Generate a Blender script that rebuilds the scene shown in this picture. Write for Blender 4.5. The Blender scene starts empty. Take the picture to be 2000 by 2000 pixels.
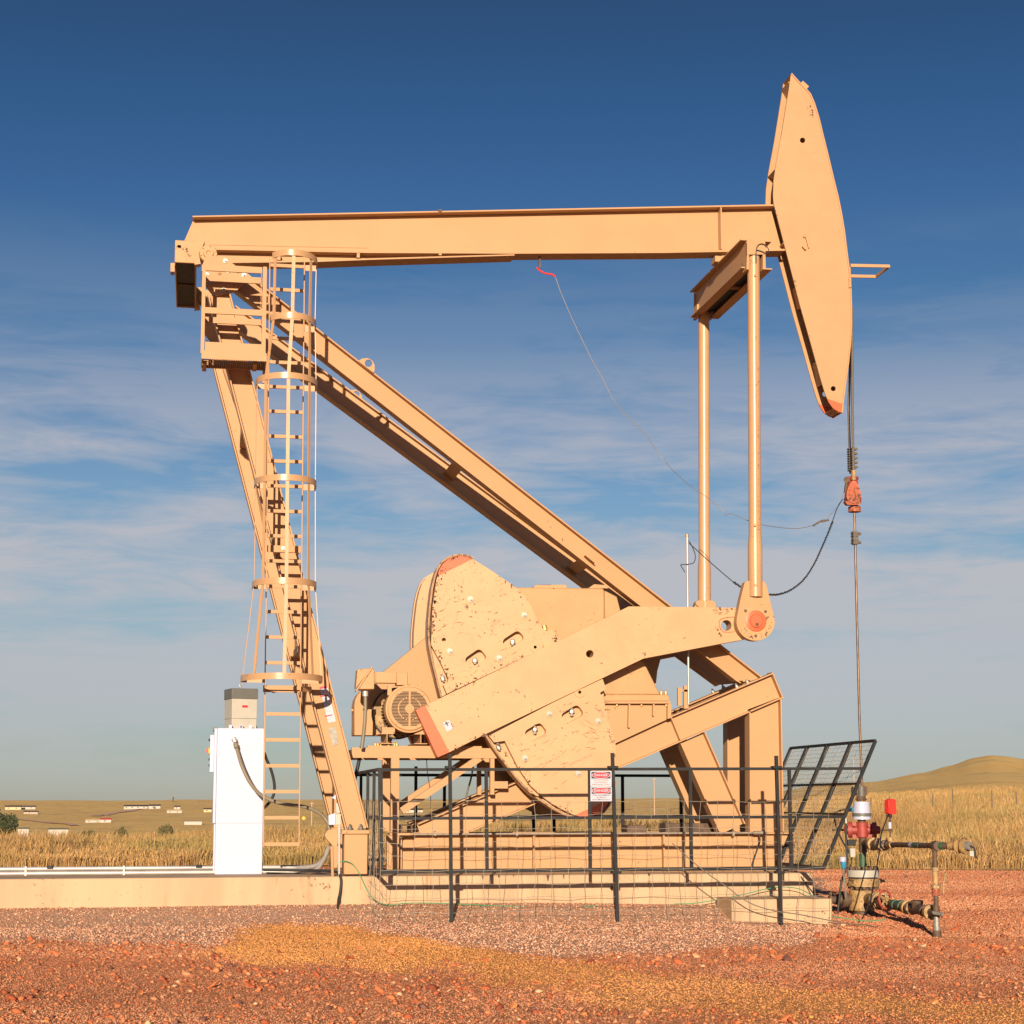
import bpy, bmesh, math, random
import numpy as np
from mathutils import Vector, Matrix
from mathutils.geometry import tessellate_polygon
random.seed(7); rng = np.random.default_rng(7)
sc = bpy.context.scene
C = sc.collection
R = math.radians
# ------------------------------------------------------------ camera, sky, sun
F = 3364.0; PCX, PCY = 1000.0, 1164.0; PSI = R(10.37); TH = R(6.8); H = 1.37
cam = bpy.data.cameras.new('camera'); camo = bpy.data.objects.new('camera', cam); C.objects.link(camo)
camo.location = (0, 0, H); camo.rotation_euler = (math.pi/2 + TH, 0, -PSI)
cam.sensor_width = 36; cam.lens = F/2000*36; cam.shift_y = (PCY-1000)/2000; cam.clip_end = 20000; cam.clip_start = .1
sc.camera = camo
SUN_EL = 13.2; SUN_AZ = 13.0
w = bpy.data.worlds.new("World"); sc.world = w; w.use_nodes = True
nt = w.node_tree; nd = nt.nodes; lk = nt.links
bg = nd['Background']; bg.inputs[1].default_value = 0.12
sky = nd.new('ShaderNodeTexSky'); sky.sky_type = 'NISHITA'; sky.sun_disc = False
sky.sun_elevation = R(SUN_EL); sky.sun_rotation = R(180+SUN_AZ); sky.altitude = 1300; sky.air_density = 1; sky.dust_density = .6; sky.ozone_density = 2
tc = nd.new('ShaderNodeTexCoord'); sx = nd.new('ShaderNodeSeparateXYZ'); lk.new(tc.outputs['Generated'], sx.inputs[0])
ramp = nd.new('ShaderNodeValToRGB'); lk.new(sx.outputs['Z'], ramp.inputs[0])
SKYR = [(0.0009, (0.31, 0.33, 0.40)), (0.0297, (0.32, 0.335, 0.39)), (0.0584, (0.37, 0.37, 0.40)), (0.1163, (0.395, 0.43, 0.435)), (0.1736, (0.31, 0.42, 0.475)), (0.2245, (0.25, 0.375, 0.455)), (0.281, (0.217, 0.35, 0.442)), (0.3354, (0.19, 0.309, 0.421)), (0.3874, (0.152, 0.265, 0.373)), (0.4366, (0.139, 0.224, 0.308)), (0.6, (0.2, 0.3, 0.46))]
#SKYRAMP
def set_ramp(rp, pts):
    e = rp.color_ramp.elements
    while len(e) > 1: e.remove(e[-1])
    e[0].position = pts[0][0]; e[0].color = (*pts[0][1], 1)
    for p, c in pts[1:]:
        n = e.new(p); n.color = (*c, 1)
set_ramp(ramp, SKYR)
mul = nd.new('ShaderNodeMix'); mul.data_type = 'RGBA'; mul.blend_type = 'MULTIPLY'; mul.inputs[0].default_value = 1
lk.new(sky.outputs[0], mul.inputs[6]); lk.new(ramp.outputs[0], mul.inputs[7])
# thin high cirrus, streaked along the horizon
mp = nd.new('ShaderNodeMapping'); mp.inputs['Rotation'].default_value = (R(0), R(7), R(0)); mp.inputs['Scale'].default_value = (2.2, 2.2, 11)
lk.new(tc.outputs['Generated'], mp.inputs[0])
n1 = nd.new('ShaderNodeTexNoise'); n1.inputs['Scale'].default_value = 1.7; n1.inputs['Detail'].default_value = 7; n1.inputs['Roughness'].default_value = .52; n1.inputs['Distortion'].default_value = .5
lk.new(mp.outputs[0], n1.inputs['Vector'])
mpb = nd.new('ShaderNodeMapping'); mpb.inputs['Rotation'].default_value = (R(5), R(-16), 0); mpb.inputs['Scale'].default_value = (2.2, 2.2, 13); mpb.inputs['Location'].default_value = (.7, .2, 0); lk.new(tc.outputs['Generated'], mpb.inputs[0])
n2 = nd.new('ShaderNodeTexNoise'); n2.inputs['Scale'].default_value = 2.6; n2.inputs['Detail'].default_value = 9; n2.inputs['Roughness'].default_value = .62; n2.inputs['Distortion'].default_value = .7; lk.new(mpb.outputs[0], n2.inputs['Vector'])
mpc = nd.new('ShaderNodeMapping'); mpc.inputs['Rotation'].default_value = (R(-6), R(14), R(3)); mpc.inputs['Scale'].default_value = (6, 6, 40); lk.new(tc.outputs['Generated'], mpc.inputs[0])
n3 = nd.new('ShaderNodeTexNoise'); n3.inputs['Scale'].default_value = 2.2; n3.inputs['Detail'].default_value = 8; n3.inputs['Roughness'].default_value = .6; n3.inputs['Distortion'].default_value = 1.1; lk.new(mpc.outputs[0], n3.inputs['Vector'])
ca0 = nd.new('ShaderNodeMath'); ca0.operation = 'MULTIPLY_ADD'; ca0.inputs[1].default_value = .36; lk.new(n3.outputs[0], ca0.inputs[0]); lk.new(n1.outputs[0], ca0.inputs[2])
cr0 = nd.new('ShaderNodeMath'); cr0.operation = 'MULTIPLY_ADD'; cr0.inputs[1].default_value = .46; lk.new(n2.outputs[0], cr0.inputs[0]); lk.new(ca0.outputs[0], cr0.inputs[2])
cr = nd.new('ShaderNodeValToRGB'); set_ramp(cr, [(.72,(.16,.16,.16)),(.94,(1,1,1))]); lk.new(cr0.outputs[0], cr.inputs[0])
el = nd.new('ShaderNodeValToRGB'); set_ramp(el, [(0,(.2,.2,.2)),(.06,(.7,.7,.7)),(.13,(1,1,1)),(.2,(.8,.8,.8)),(.26,(.2,.2,.2)),(.33,(0,0,0))]); lk.new(sx.outputs['Z'], el.inputs[0])
mm = nd.new('ShaderNodeMath'); mm.operation = 'MULTIPLY'; lk.new(cr.outputs[0], mm.inputs[0]); lk.new(el.outputs[0], mm.inputs[1])
m2 = nd.new('ShaderNodeMath'); m2.operation = 'MULTIPLY'; m2.inputs[1].default_value = .85; lk.new(mm.outputs[0], m2.inputs[0])
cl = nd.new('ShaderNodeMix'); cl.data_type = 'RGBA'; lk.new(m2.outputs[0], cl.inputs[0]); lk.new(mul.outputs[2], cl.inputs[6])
CLOUDC = (3.25, 3.12, 3.3, 1)
cl.inputs[7].default_value = CLOUDC
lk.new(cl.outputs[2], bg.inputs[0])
sl = bpy.data.lights.new('sun', 'SUN'); sl.energy = 5.0; sl.angle = R(.5); sl.color = (1, .82, .60)
so = bpy.data.objects.new('sun', sl); C.objects.link(so)
sd = Vector((math.sin(R(SUN_AZ))*math.cos(R(SUN_EL)), math.cos(R(SUN_AZ))*math.cos(R(SUN_EL)), -math.sin(R(SUN_EL))))
so.rotation_euler = sd.to_track_quat('-Z', 'Y').to_euler(); so.location = (-20, -60, 40)
sc.view_settings.view_transform = 'Standard'; sc.view_settings.look = 'None'; sc.view_settings.gamma = 1
sc.view_settings.exposure = 0.45
sc.render.film_transparent = False
sc.cycles.diffuse_bounces = 2
# ------------------------------------------------------------ measuring helpers
FW = Vector((math.sin(PSI)*math.cos(TH), math.cos(PSI)*math.cos(TH), math.sin(TH)))
RT = Vector((math.cos(PSI), -math.sin(PSI), 0)); UP = RT.cross(FW)
def ray(x, y): return FW + RT*((x-PCX)/F) + UP*((PCY-y)/F)
def P(x, y, Y):
    d = ray(x, y); t = Y/d.y
    return Vector((d.x*t, Y, H + d.z*t))
YC = 22.0
# ------------------------------------------------------------ mesh builder
class MB:
    def __init__(s, mir=False): s.v = []; s.f = []; s.mir = mir; s.org = Vector((0,0,0))
    def add(s, vs, fs):
        b = len(s.v)
        if s.mir: vs = [Vector((q[0], 2*YC-q[1], q[2])) for q in vs]
        s.v += [tuple(q) for q in vs]; s.f += [tuple(b+i for i in f) for f in fs]; return s
    def hexa(s, p):   # 8 corners, bottom loop then top loop
        return s.add(p, [(0,1,2,3),(4,5,6,7),(0,1,5,4),(1,2,6,5),(2,3,7,6),(3,0,4,7)])
    def box(s, x0, x1, y0, y1, z0, z1):
        return s.hexa([(x0,y0,z0),(x1,y0,z0),(x1,y1,z0),(x0,y1,z0),(x0,y0,z1),(x1,y0,z1),(x1,y1,z1),(x0,y1,z1)])
    def pbox(s, x0, x1, y0, y1, Y, D):  # pixel rectangle at plane Y, going D deep
        a = P(x0, y1, Y); b = P(x1, y0, Y); a.x = (P(x0,y0,Y).x+P(x0,y1,Y).x)/2; b.x = (P(x1,y0,Y).x+P(x1,y1,Y).x)/2
        return s.box(a.x, b.x, Y, Y+D, a.z, b.z)
    def loops(s, outer, holes, Y0, Y1):  # lists of (x,z)
        lp = [[Vector((a, b, 0)) for a, b in l] for l in [outer]+holes]
        tri = tessellate_polygon(lp); flat = [q for l in lp for q in l]; n = len(flat)
        vs = [(q.x, Y0, q.y) for q in flat] + [(q.x, Y1, q.y) for q in flat]
        fs = [t for t in tri] + [tuple(i+n for i in t) for t in tri]
        o = 0
        for l in lp:
            m = len(l)
            for i in range(m): fs.append((o+i, o+(i+1) % m, o+(i+1) % m+n, o+i+n))
            o += m
        return s.add(vs, fs)
    def plate(s, pts, Y0, Y1, holes=()):
        cv = lambda l: [(P(x, y, Y0).x, P(x, y, Y0).z) for x, y in l]
        return s.loops(cv(pts), [cv(h) for h in holes], Y0, Y1)
    def beam(s, a, b, w_, h_, side=None):  # rectangular bar a->b ; w_ along side, h_ perpendicular
        a = Vector(a); b = Vector(b); d = (b-a).normalized()
        if side is None: side = Vector((0,1,0)) if abs(d.y) < .9 else Vector((1,0,0))
        u = (side - d*side.dot(d)).normalized(); v = d.cross(u)
        c = [(-1,-1),(1,-1),(1,1),(-1,1)]
        return s.hexa([a+u*i*w_/2+v*j*h_/2 for i, j in c] + [b+u*i*w_/2+v*j*h_/2 for i, j in c])
    def ibeam(s, a, b, h, W, tf=.02, tw=.014):  # web in the xz plane, h deep, flange width W along y
        a = Vector(a); b = Vector(b); d = (b-a).normalized(); u = Vector((0,1,0)); u = (u-d*u.dot(d)).normalized(); v = d.cross(u)
        o = v*(h/2-tf/2)
        s.beam(a+o, b+o, W, tf); s.beam(a-o, b-o, W, tf); s.beam(a, b, tw, h-2*tf)
        return s
    def cyl(s, a, b, r0, r1=None, n=20, cap=True):
        a = Vector(a); b = Vector(b); r1 = r0 if r1 is None else r1
        d = (b-a).normalized(); u = d.orthogonal().normalized(); v = d.cross(u)
        cs = [(math.cos(2*math.pi*i/n), math.sin(2*math.pi*i/n)) for i in range(n)]
        vs = [a+u*c*r0+v*q*r0 for c, q in cs]+[b+u*c*r1+v*q*r1 for c, q in cs]
        fs = [(i, (i+1) % n, (i+1) % n+n, i+n) for i in range(n)]
        if cap: fs += [tuple(range(n)), tuple(range(n, 2*n))]
        return s.add(vs, fs)
    def lathe(s, a, d, prof, n=24):   # prof: list of (dist along d, radius)
        a = Vector(a); d = Vector(d).normalized(); u = d.orthogonal().normalized(); v = d.cross(u); vs = []; fs = []
        for t, r in prof:
            vs += [a+d*t+(u*math.cos(2*math.pi*i/n)+v*math.sin(2*math.pi*i/n))*r for i in range(n)]
        for k in range(len(prof)-1):
            fs += [(k*n+i, k*n+(i+1) % n, (k+1)*n+(i+1) % n, (k+1)*n+i) for i in range(n)]
        fs += [tuple(range(n)), tuple(range((len(prof)-1)*n, len(prof)*n))]
        return s.add(vs, fs)
    def tube(s, pts, r, n=8, smooth=0):
        pts = [Vector(p) for p in pts]
        if smooth: pts = catmull(pts, smooth)
        m = len(pts); vs = []; fs = []; u = None
        for i, p in enumerate(pts):
            d = (pts[min(i+1, m-1)]-pts[max(i-1, 0)]).normalized()
            u = d.orthogonal().normalized() if u is None else (u-d*u.dot(d)).normalized()
            v = d.cross(u); rr = r[i] if isinstance(r, (list, tuple)) else r
            vs += [p+(u*math.cos(2*math.pi*k/n)+v*math.sin(2*math.pi*k/n))*rr for k in range(n)]
        for i in range(m-1): fs += [(i*n+k, i*n+(k+1) % n, (i+1)*n+(k+1) % n, (i+1)*n+k) for k in range(n)]
        fs += [tuple(range(n)), tuple(range((m-1)*n, m*n))]
        return s.add(vs, fs)
    def strip(s, path, w_, t, up=Vector((0,0,1))):  # flat bar bent along a path: w_ tall along up, t thick
        path = [Vector(p) for p in path]; m = len(path); vs = []; fs = []
        for i, p in enumerate(path):
            d = (path[min(i+1, m-1)]-path[max(i-1, 0)]).normalized(); nrm = d.cross(up).normalized()
            vs += [p+up*w_/2+nrm*t/2, p+up*w_/2-nrm*t/2, p-up*w_/2-nrm*t/2, p-up*w_/2+nrm*t/2]
        for i in range(m-1): fs += [(i*4+k, i*4+(k+1) % 4, i*4+4+(k+1) % 4, i*4+4+k) for k in range(4)]
        fs += [(0,1,2,3), tuple(range(m*4-4, m*4))]
        return s.add(vs, fs)
    def bolt(s, c, r=.03, d=.03, dirn=(0,-1,0)):
        c = Vector(c); dn = Vector(dirn)
        s.cyl(c, c+dn*.012, r*1.35, n=14); s.cyl(c+dn*.012, c+dn*(.012+d*.6), r*.95, n=6); return s.cyl(c+dn*(.012+d*.6), c+dn*(.012+d*1.3), r*.5, n=10)
    def build(s, name, mat, parent=None, bevel=0, ang=35, label=None):
        me = bpy.data.meshes.new(name); o3 = parent_world(parent)
        me.from_pydata([(a-o3[0], b-o3[1], c-o3[2]) for a, b, c in s.v], [], s.f)
        bm = bmesh.new(); bm.from_mesh(me); bmesh.ops.recalc_face_normals(bm, faces=bm.faces); bm.to_mesh(me); bm.free()
        for p in me.polygons: p.use_smooth = True
        me.set_sharp_from_angle(angle=R(ang))
        me.materials.append(mat)
        o = bpy.data.objects.new(name, me); C.objects.link(o)
        if parent is not None: o.parent = parent
        if bevel:
            bv = o.modifiers.new('bevel', 'BEVEL'); bv.width = bevel; bv.segments = 2; bv.limit_method = 'ANGLE'; bv.angle_limit = R(40)
        if label: o['label'] = label
        return o
def parent_world(p):
    v = Vector((0,0,0))
    while p is not None: v = v + p.location; p = p.parent
    return v
def catmull(p, k):
    out = []; n = len(p)
    for i in range(n-1):
        a, b, c, d = p[max(i-1, 0)], p[i], p[i+1], p[min(i+2, n-1)]
        for j in range(k):
            t = j/k; out.append(.5*((2*b)+(c-a)*t+(2*a-5*b+4*c-d)*t*t+(3*b-a-3*c+d)*t**3))
    return out+[p[-1]]
def tag(o, label=None, cat=None, group=None, kind=None):
    if label: o['label'] = label
    if cat: o['category'] = cat
    if group: o['group'] = group
    if kind: o['kind'] = kind
    return o
def empty(name, loc, label, cat, group=None):
    o = bpy.data.objects.new(name, None); C.objects.link(o); o.location = loc; o.empty_display_size = .2
    return tag(o, label, cat, group)
def place(mb, name, mat, loc, label=None, cat=None, group=None, kind=None, **k):  # single-mesh thing with its origin at loc
    loc = Vector(loc); mb.v = [(a-loc.x, b-loc.y, c-loc.z) for a, b, c in mb.v]
    o = mb.build(name, mat, None, **k); o.location = loc
    return tag(o, label, cat, group, kind)
def circ(cx, cy, r, n=24): return [(cx+r*math.cos(2*math.pi*i/n), cy+r*math.sin(2*math.pi*i/n)) for i in range(n)]
def rnd(pts, rad=3, k=4):  # round the corners of a pixel polygon
    out = []; n = len(pts)
    for i in range(n):
        p = Vector(pts[i]); a = Vector(pts[i-1])-p; b = Vector(pts[(i+1) % n])-p
        r = min(rad, a.length*.45, b.length*.45); a = p+a.normalized()*r; b = p+b.normalized()*r
        for j in range(k+1):
            t = j/k; q = a*(1-t)**2+p*2*t*(1-t)+b*t*t; out.append((q.x, q.y))
    return out
# ------------------------------------------------------------ materials
def mat(name, col, rough=.5, metal=0, spec=.5, var=.06, vscale=3, bump=0, bscale=40, chips=0, chipc=(.06,.03,.02), chscale=9, dirt=0, dirtc=(.25,.13,.06), mask=None, coat=0, streak=False, scratch=0):
    m = bpy.data.materials.new(name); m.use_nodes = True; n = m.node_tree.nodes; l = m.node_tree.links
    b = n['Principled BSDF']; b.inputs['Roughness'].default_value = rough; b.inputs['Metallic'].default_value = metal
    b.inputs['Specular IOR Level'].default_value = spec
    if coat: b.inputs['Coat Weight'].default_value = coat; b.inputs['Coat Roughness'].default_value = .12
    t = n.new('ShaderNodeTexCoord')
    src = t.outputs['Object']
    if streak:
        mpn = n.new('ShaderNodeMapping'); mpn.inputs['Scale'].default_value = (1, 1, .16); l.new(src, mpn.inputs[0]); vsrc = mpn.outputs[0]
    else: vsrc = src
    def noise(sc_, det=5, rgh=.6, s=src):
        q = n.new('ShaderNodeTexNoise'); q.inputs['Scale'].default_value = sc_; q.inputs['Detail'].default_value = det; q.inputs['Roughness'].default_value = rgh; l.new(s, q.inputs['Vector']); return q.outputs[0]
    def mix(f, a, c, bt='MIX'):
        q = n.new('ShaderNodeMix'); q.data_type = 'RGBA'; q.blend_type = bt
        (l.new(f, q.inputs[0]) if hasattr(f, 'links') else setattr(q.inputs[0], 'default_value', f))
        for k_, v_ in ((6, a), (7, c)):
            (l.new(v_, q.inputs[k_]) if hasattr(v_, 'links') else setattr(q.inputs[k_], 'default_value', (*v_, 1)))
        return q.outputs[2]
    def rmp(f, p0, p1):
        q = n.new('ShaderNodeMapRange'); q.interpolation_type = 'SMOOTHSTEP'; q.inputs[1].default_value = p0; q.inputs[2].default_value = p1; l.new(f, q.inputs[0]); return q.outputs[0]
    lo = tuple(c*(1-var) for c in col); hi = tuple(min(1, c*(1+var)) for c in col)
    c = mix(rmp(noise(vscale, 6, .6, vsrc), .3, .7), lo, hi)
    if mask:  # second paint colour past a straight masking-tape line: (nx,ny,nz,d,colour)
        dp = n.new('ShaderNodeVectorMath'); dp.operation = 'DOT_PRODUCT'; l.new(src, dp.inputs[0]); dp.inputs[1].default_value = mask[:3]
        gt = n.new('ShaderNodeMath'); gt.operation = 'GREATER_THAN'; l.new(dp.outputs['Value'], gt.inputs[0]); gt.inputs[1].default_value = mask[3]
        c = mix(gt.outputs[0], c, mask[4])
    if dirt:
        c = mix(rmp(noise(vscale*1.7, 8, .7, vsrc), .5+.14*(1-dirt), .8), c, dirtc)
    if scratch:
        ms_ = n.new('ShaderNodeMapping'); ms_.inputs['Rotation'].default_value = (0, R(25), 0); ms_.inputs['Scale'].default_value = (1.6, 5, 26); l.new(src, ms_.inputs[0])
        q1 = rmp(noise(1.6, 9, .72, ms_.outputs[0]), .66, .70); q2 = rmp(noise(1.1, 2), .5-.1*scratch, .62)
        mu = n.new('ShaderNodeMath'); mu.operation = 'MULTIPLY'; l.new(q1, mu.inputs[0]); l.new(q2, mu.inputs[1]); c = mix(mu.outputs[0], c, (.2,.085,.04))
    if chips:
        f1 = noise(chscale*1.7, 10, .72); f2 = noise(chscale*.22, 3, .5)
        ad = n.new('ShaderNodeMath'); ad.operation = 'MULTIPLY_ADD'; l.new(f2, ad.inputs[0]); ad.inputs[1].default_value = .35; l.new(f1, ad.inputs[2])
        c = mix(rmp(ad.outputs[0], .875-.055*chips, .895-.055*chips), c, chipc)
    l.new(c, b.inputs['Base Color'])
    if rough > .1:
        rr = n.new('ShaderNodeMapRange'); l.new(noise(vscale*4), rr.inputs[0]); rr.inputs[3].default_value = rough*.8; rr.inputs[4].default_value = min(1, rough*1.25); l.new(rr.outputs[0], b.inputs['Roughness'])
    if bump:
        bp = n.new('ShaderNodeBump'); bp.inputs['Strength'].default_value = bump; bp.inputs['Distance'].default_value = .01; l.new(noise(bscale, 6), bp.inputs['Height']); l.new(bp.outputs[0], b.inputs['Normal'])
    return m
TAN = (.475, .272, .136); ORG = (.58, .12, .045)
m_tan = mat('tan_paint', TAN, .55, spec=.3, var=.035, vscale=1.6, bump=.05, chips=.25, chscale=7, chipc=(.22,.12,.07), dirt=.15, dirtc=(.5,.29,.13))
m_tan2 = mat('worn_tan_paint', (.485,.28,.138), .55, spec=.3, var=.05, vscale=2.5, bump=.12, bscale=25, chips=1.0, chscale=11, chipc=(.13,.06,.035), dirt=.5, dirtc=(.52,.29,.12))
m_tube = mat('glossy_tan_paint', (.485,.28,.142), .33, var=.04, vscale=2, chips=1.0, chscale=14, chipc=(.2,.1,.05))
m_org = mat('orange_paint', ORG, .4, var=.06, chips=.5)
m_rusto = mat('orange_rusty_paint', (.40,.10,.045), .6, var=.25, vscale=9, chips=2.6, chscale=16, bump=.3, chipc=(.07,.035,.025))
m_red = mat('dull_red_paint', (.33,.05,.04), .55, var=.2, vscale=10, chips=.8, chscale=14, bump=.3)
m_bright_red = mat('bright_red_plastic', (.75,.04,.03), .4)
m_blk = mat('black_steel', (.012,.0125,.015), .6, spec=.35, var=.4, vscale=6, chips=.5, chipc=(.12,.09,.07), bump=.1)
m_rub = mat('black_rubber', (.02,.02,.022), .6)
m_hose = mat('grey_hose', (.2,.165,.11), .45)
m_dark = mat('dark_void', (.012,.012,.014), .8)
m_steel = mat('bare_steel', (.27,.25,.22), .5, metal=.3, var=.2, vscale=20)
m_brass = mat('dull_brass', (.5,.3,.12), .45, metal=.6)
m_zinc = mat('zinc_bolt', (.42,.39,.35), .4, metal=.5)
m_rod = mat('oily_rod', (.17,.11,.07), .4, metal=.5, var=.4, vscale=5)
m_rope = mat('wire_rope', (.12,.1,.08), .6, var=.4, vscale=60)
m_wire = mat('galvanised_wire', (.22,.18,.14), .5, metal=.3)
m_white = mat('white_enamel', (.47,.49,.64), .3, var=.015, vscale=1)
m_grey = mat('grey_sheet', (.12,.12,.11), .5)
m_cream = mat('cream_sheet', (.44,.41,.36), .5)
m_conc = mat('concrete', (.50,.345,.215), .85, var=.10, vscale=2.2, bump=.35, bscale=60, chips=.9, chscale=9, chipc=(.2,.12,.07), dirt=.8, dirtc=(.38,.22,.12), streak=True)
m_rust = mat('rusty_steel', (.10,.058,.036), .65, var=.35, vscale=12, bump=.4, chips=.6)
m_ylw = mat('old_yellow_paint', (.36,.225,.095), .55, var=.3, vscale=10, chips=2.6, chscale=18, bump=.3)
m_grn = mat('green_paint', (.045,.10,.055), .5, var=.3, vscale=12, chips=.9)
m_greenwire = mat('green_wire', (.05,.28,.13), .5)
m_lwhite = mat('label_white', (.46,.46,.56), .45, var=.02)
m_lred = mat('label_red', (.48,.015,.03), .45, var=.04)
m_lblack = mat('label_black', (.02,.02,.03), .45)
m_ltext = mat('faded_letter', (.56,.42,.22), .5)
m_lgrey = mat('label_grey', (.35,.33,.3), .5)
m_blue = mat('blue_plastic', (.04,.28,.5), .4)
m_galv = mat('galvanised_pipe', (.47,.44,.42), .4, metal=.3, var=.1, vscale=5)
m_cond = mat('dull_conduit', (.30,.245,.2), .5, metal=.3, var=.15, vscale=6)
# ------------------------------------------------------------ ground and terrain
def sst(x, a, b): t = np.clip((x-a)/(b-a), 0, 1); return t*t*(3-2*t)
PADX1 = P(1588, 1702, 20.8).x
def znoise(X, Y):
    return (np.sin(X*1.7+Y*.9)*.5+np.sin(X*.63-Y*1.31+2)*.8+np.sin(X*3.1+Y*2.7+1)*.3+np.sin(X*.31+Y*.23)*1.1)*.008
KA = np.array([-4000,-1500,0,400,900,1300,1400,1500,1600,1700,1800,1850,1900,1930,1960,2000,2200,2600,4000,8000.])
KR = np.array([38.,75,150,300,450,700,1200,2000,3500,6000])
def row(*a): return list(a)
TB = np.array([
 row(0,-.55,-3,-6.5,-6.3,-5.6,-2.2,2.2,-25,-90), row(0,-.55,-3,-6.5,-6.3,-5.6,-2.2,2.2,-25,-90), row(0,-.55,-3,-6.5,-6.3,-5.6,-2.2,2.0,-25,-90),
 row(0,-.55,-3,-6.5,-6.3,-5.4,-1.8,2.9,-25,-90), row(0,-.3,-2,-5.0,-5.2,-4.4,-.8,3.7,-25,-90), row(0,.0,-.4,-1.5,-1.2,-.6,1.5,4.2,-25,-90),
 row(0,.1,.3,.9,1.8,1.6,2.0,4.2,-25,-90), row(0,.2,.7,1.9,3.1,0,-10,-20,-60,-120), row(0,.45,1.5,3.0,4.9,1,-10,-20,-60,-120), row(0,.5,1.7,3.6,5.9,3,-10,-20,-60,-120),
 row(0,.5,1.9,4.6,8.4,6,-10,-20,-60,-120), row(0,.5,2.0,5.2,10.2,8,-10,-20,-60,-120), row(0,.5,2.1,5.8,12.3,10,-10,-20,-60,-120),
 row(0,.5,2.1,6,12.9,11,-10,-20,-60,-120), row(0,.5,2.1,6,12.6,10,-10,-20,-60,-120), row(0,.5,2.1,5.8,11.8,9,-10,-20,-60,-120),
 row(0,.4,1.8,4,7,5,-10,-20,-60,-120), row(0,.3,1,2,3,2,-10,-20,-60,-120), row(0,0,0,0,0,0,0,0,-25,-90), row(0,0,0,0,0,0,0,0,-25,-90)])
def zg(X, Y):
    X = np.asarray(X, float); Y = np.asarray(Y, float)
    rr = np.hypot(X, Y)
    z = -.06*sst(X, 3, 7.5)
    z = z - .13*np.exp(-(((X-8.4)/1.5)**2+((Y-18.6)/2.0)**2)) - .06*np.exp(-(((X-8.7)/1.3)**2+((Y-22)/1.3)**2))
    mound = .155*sst(Y, 19.75, 20.75)*(1-sst(Y, 23.4, 26.5))*(1-sst(X, PADX1-.2, PADX1+.7))
    z = z + mound + znoise(X, Y)*(1-.6*sst(mound, 0, .1))
    # far shape
    ca = np.cos(PSI)*Y+np.sin(PSI)*X; sa = np.cos(PSI)*X-np.sin(PSI)*Y
    a = np.where(ca > 1, PCX+F*sa/np.maximum(ca, 1), np.where(sa > 0, 8000, -4000)); a = np.clip(a, -4000, 8000)
    ia = np.clip(np.searchsorted(KA, a)-1, 0, len(KA)-2); fa = (a-KA[ia])/(KA[ia+1]-KA[ia]); fa = fa*fa*(3-2*fa)*.5+fa*.5
    lr = np.log(np.clip(rr, 38, 5999)); LK = np.log(KR)
    ir = np.clip(np.searchsorted(LK, lr)-1, 0, len(KR)-2); fr = (lr-LK[ir])/(LK[ir+1]-LK[ir]); fr = fr*fr*(3-2*fr)*.5+fr*.5
    zz = (TB[ia,ir]*(1-fa)+TB[ia+1,ir]*fa)*(1-fr)+(TB[ia,ir+1]*(1-fa)+TB[ia+1,ir+1]*fa)*fr
    k = sst(rr, 38, 60); big = sst(rr, 60, 250)
    zz = zz + big*(np.sin(X*.021+Y*.013)+.6*np.sin(X*.05-Y*.031+1)+.3*np.sin(X*.11+Y*.09))*.28*np.clip(rr/400, .2, 1.6)
    return z*(1-k)+zz*k
def hit(x, y, tmax=5000):
    d = ray(x, y); t = 5.0; s_ = 1.0
    while t < tmax:
        p = Vector((0,0,H))+d*t
        if p.z < float(zg(p.x, p.y)):
            lo = t-s_
            for _ in range(24):
                m_ = (lo+t)/2; q = Vector((0,0,H))+d*m_
                if q.z < float(zg(q.x, q.y)): t = m_
                else: lo = m_
            return Vector((0,0,H))+d*t
        s_ = max(.5, t*.01); t += s_
    return Vector((0,0,H))+d*1500
def px_of(X, Y, Z):   # numpy projection, used only to lay the sand patch and gravel belt where they lie on the ground
    dx, dy, dz = X, Y, Z-H
    c = dx*FW.x+dy*FW.y+dz*FW.z; a = dx*RT.x+dy*RT.y; b = dx*UP.x+dy*UP.y+dz*UP.z
    c = np.maximum(c, .5); return PCX+F*a/c, PCY-F*b/c
def zones(X, Y):
    z = zg(X, Y); x, y = px_of(X, Y, z)
    n = 14*np.sin(X*2.1+Y)+9*np.sin(X*5.3-Y*2)+6*np.sin(X*11+Y*7)
    gb = np.interp(x, [-800,0,350,700,1000,1150,1500,1700,1850], [1850,1842,1840,1852,1868,1864,1850,1810,1780])
    gravel = sst(-(y-gb+n*.35), -16, 16)*(1-sst(x+n, 1560, 1700))*sst(y, 1690, 1720)
    st = np.interp(x, [300,420,560,700,850,1000,1200,1500,1800,2400], [1875,1840,1800,1806,1835,1862,1890,1918,1945,1960])
    sb = np.interp(x, [300,420,560,700,850,1000,1200,1500,1800,2400], [1872,1868,1878,1880,1890,1915,1965,1990,2010,2060])
    sand = sst(y+n*.5, st-16, st+16)*(1-sst(y+n*.7, sb-22, sb+22))*sst(x, 300, 480)*(1-.42*sst(x, 820, 1150))
    return gravel*(1-sand), sand
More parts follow.
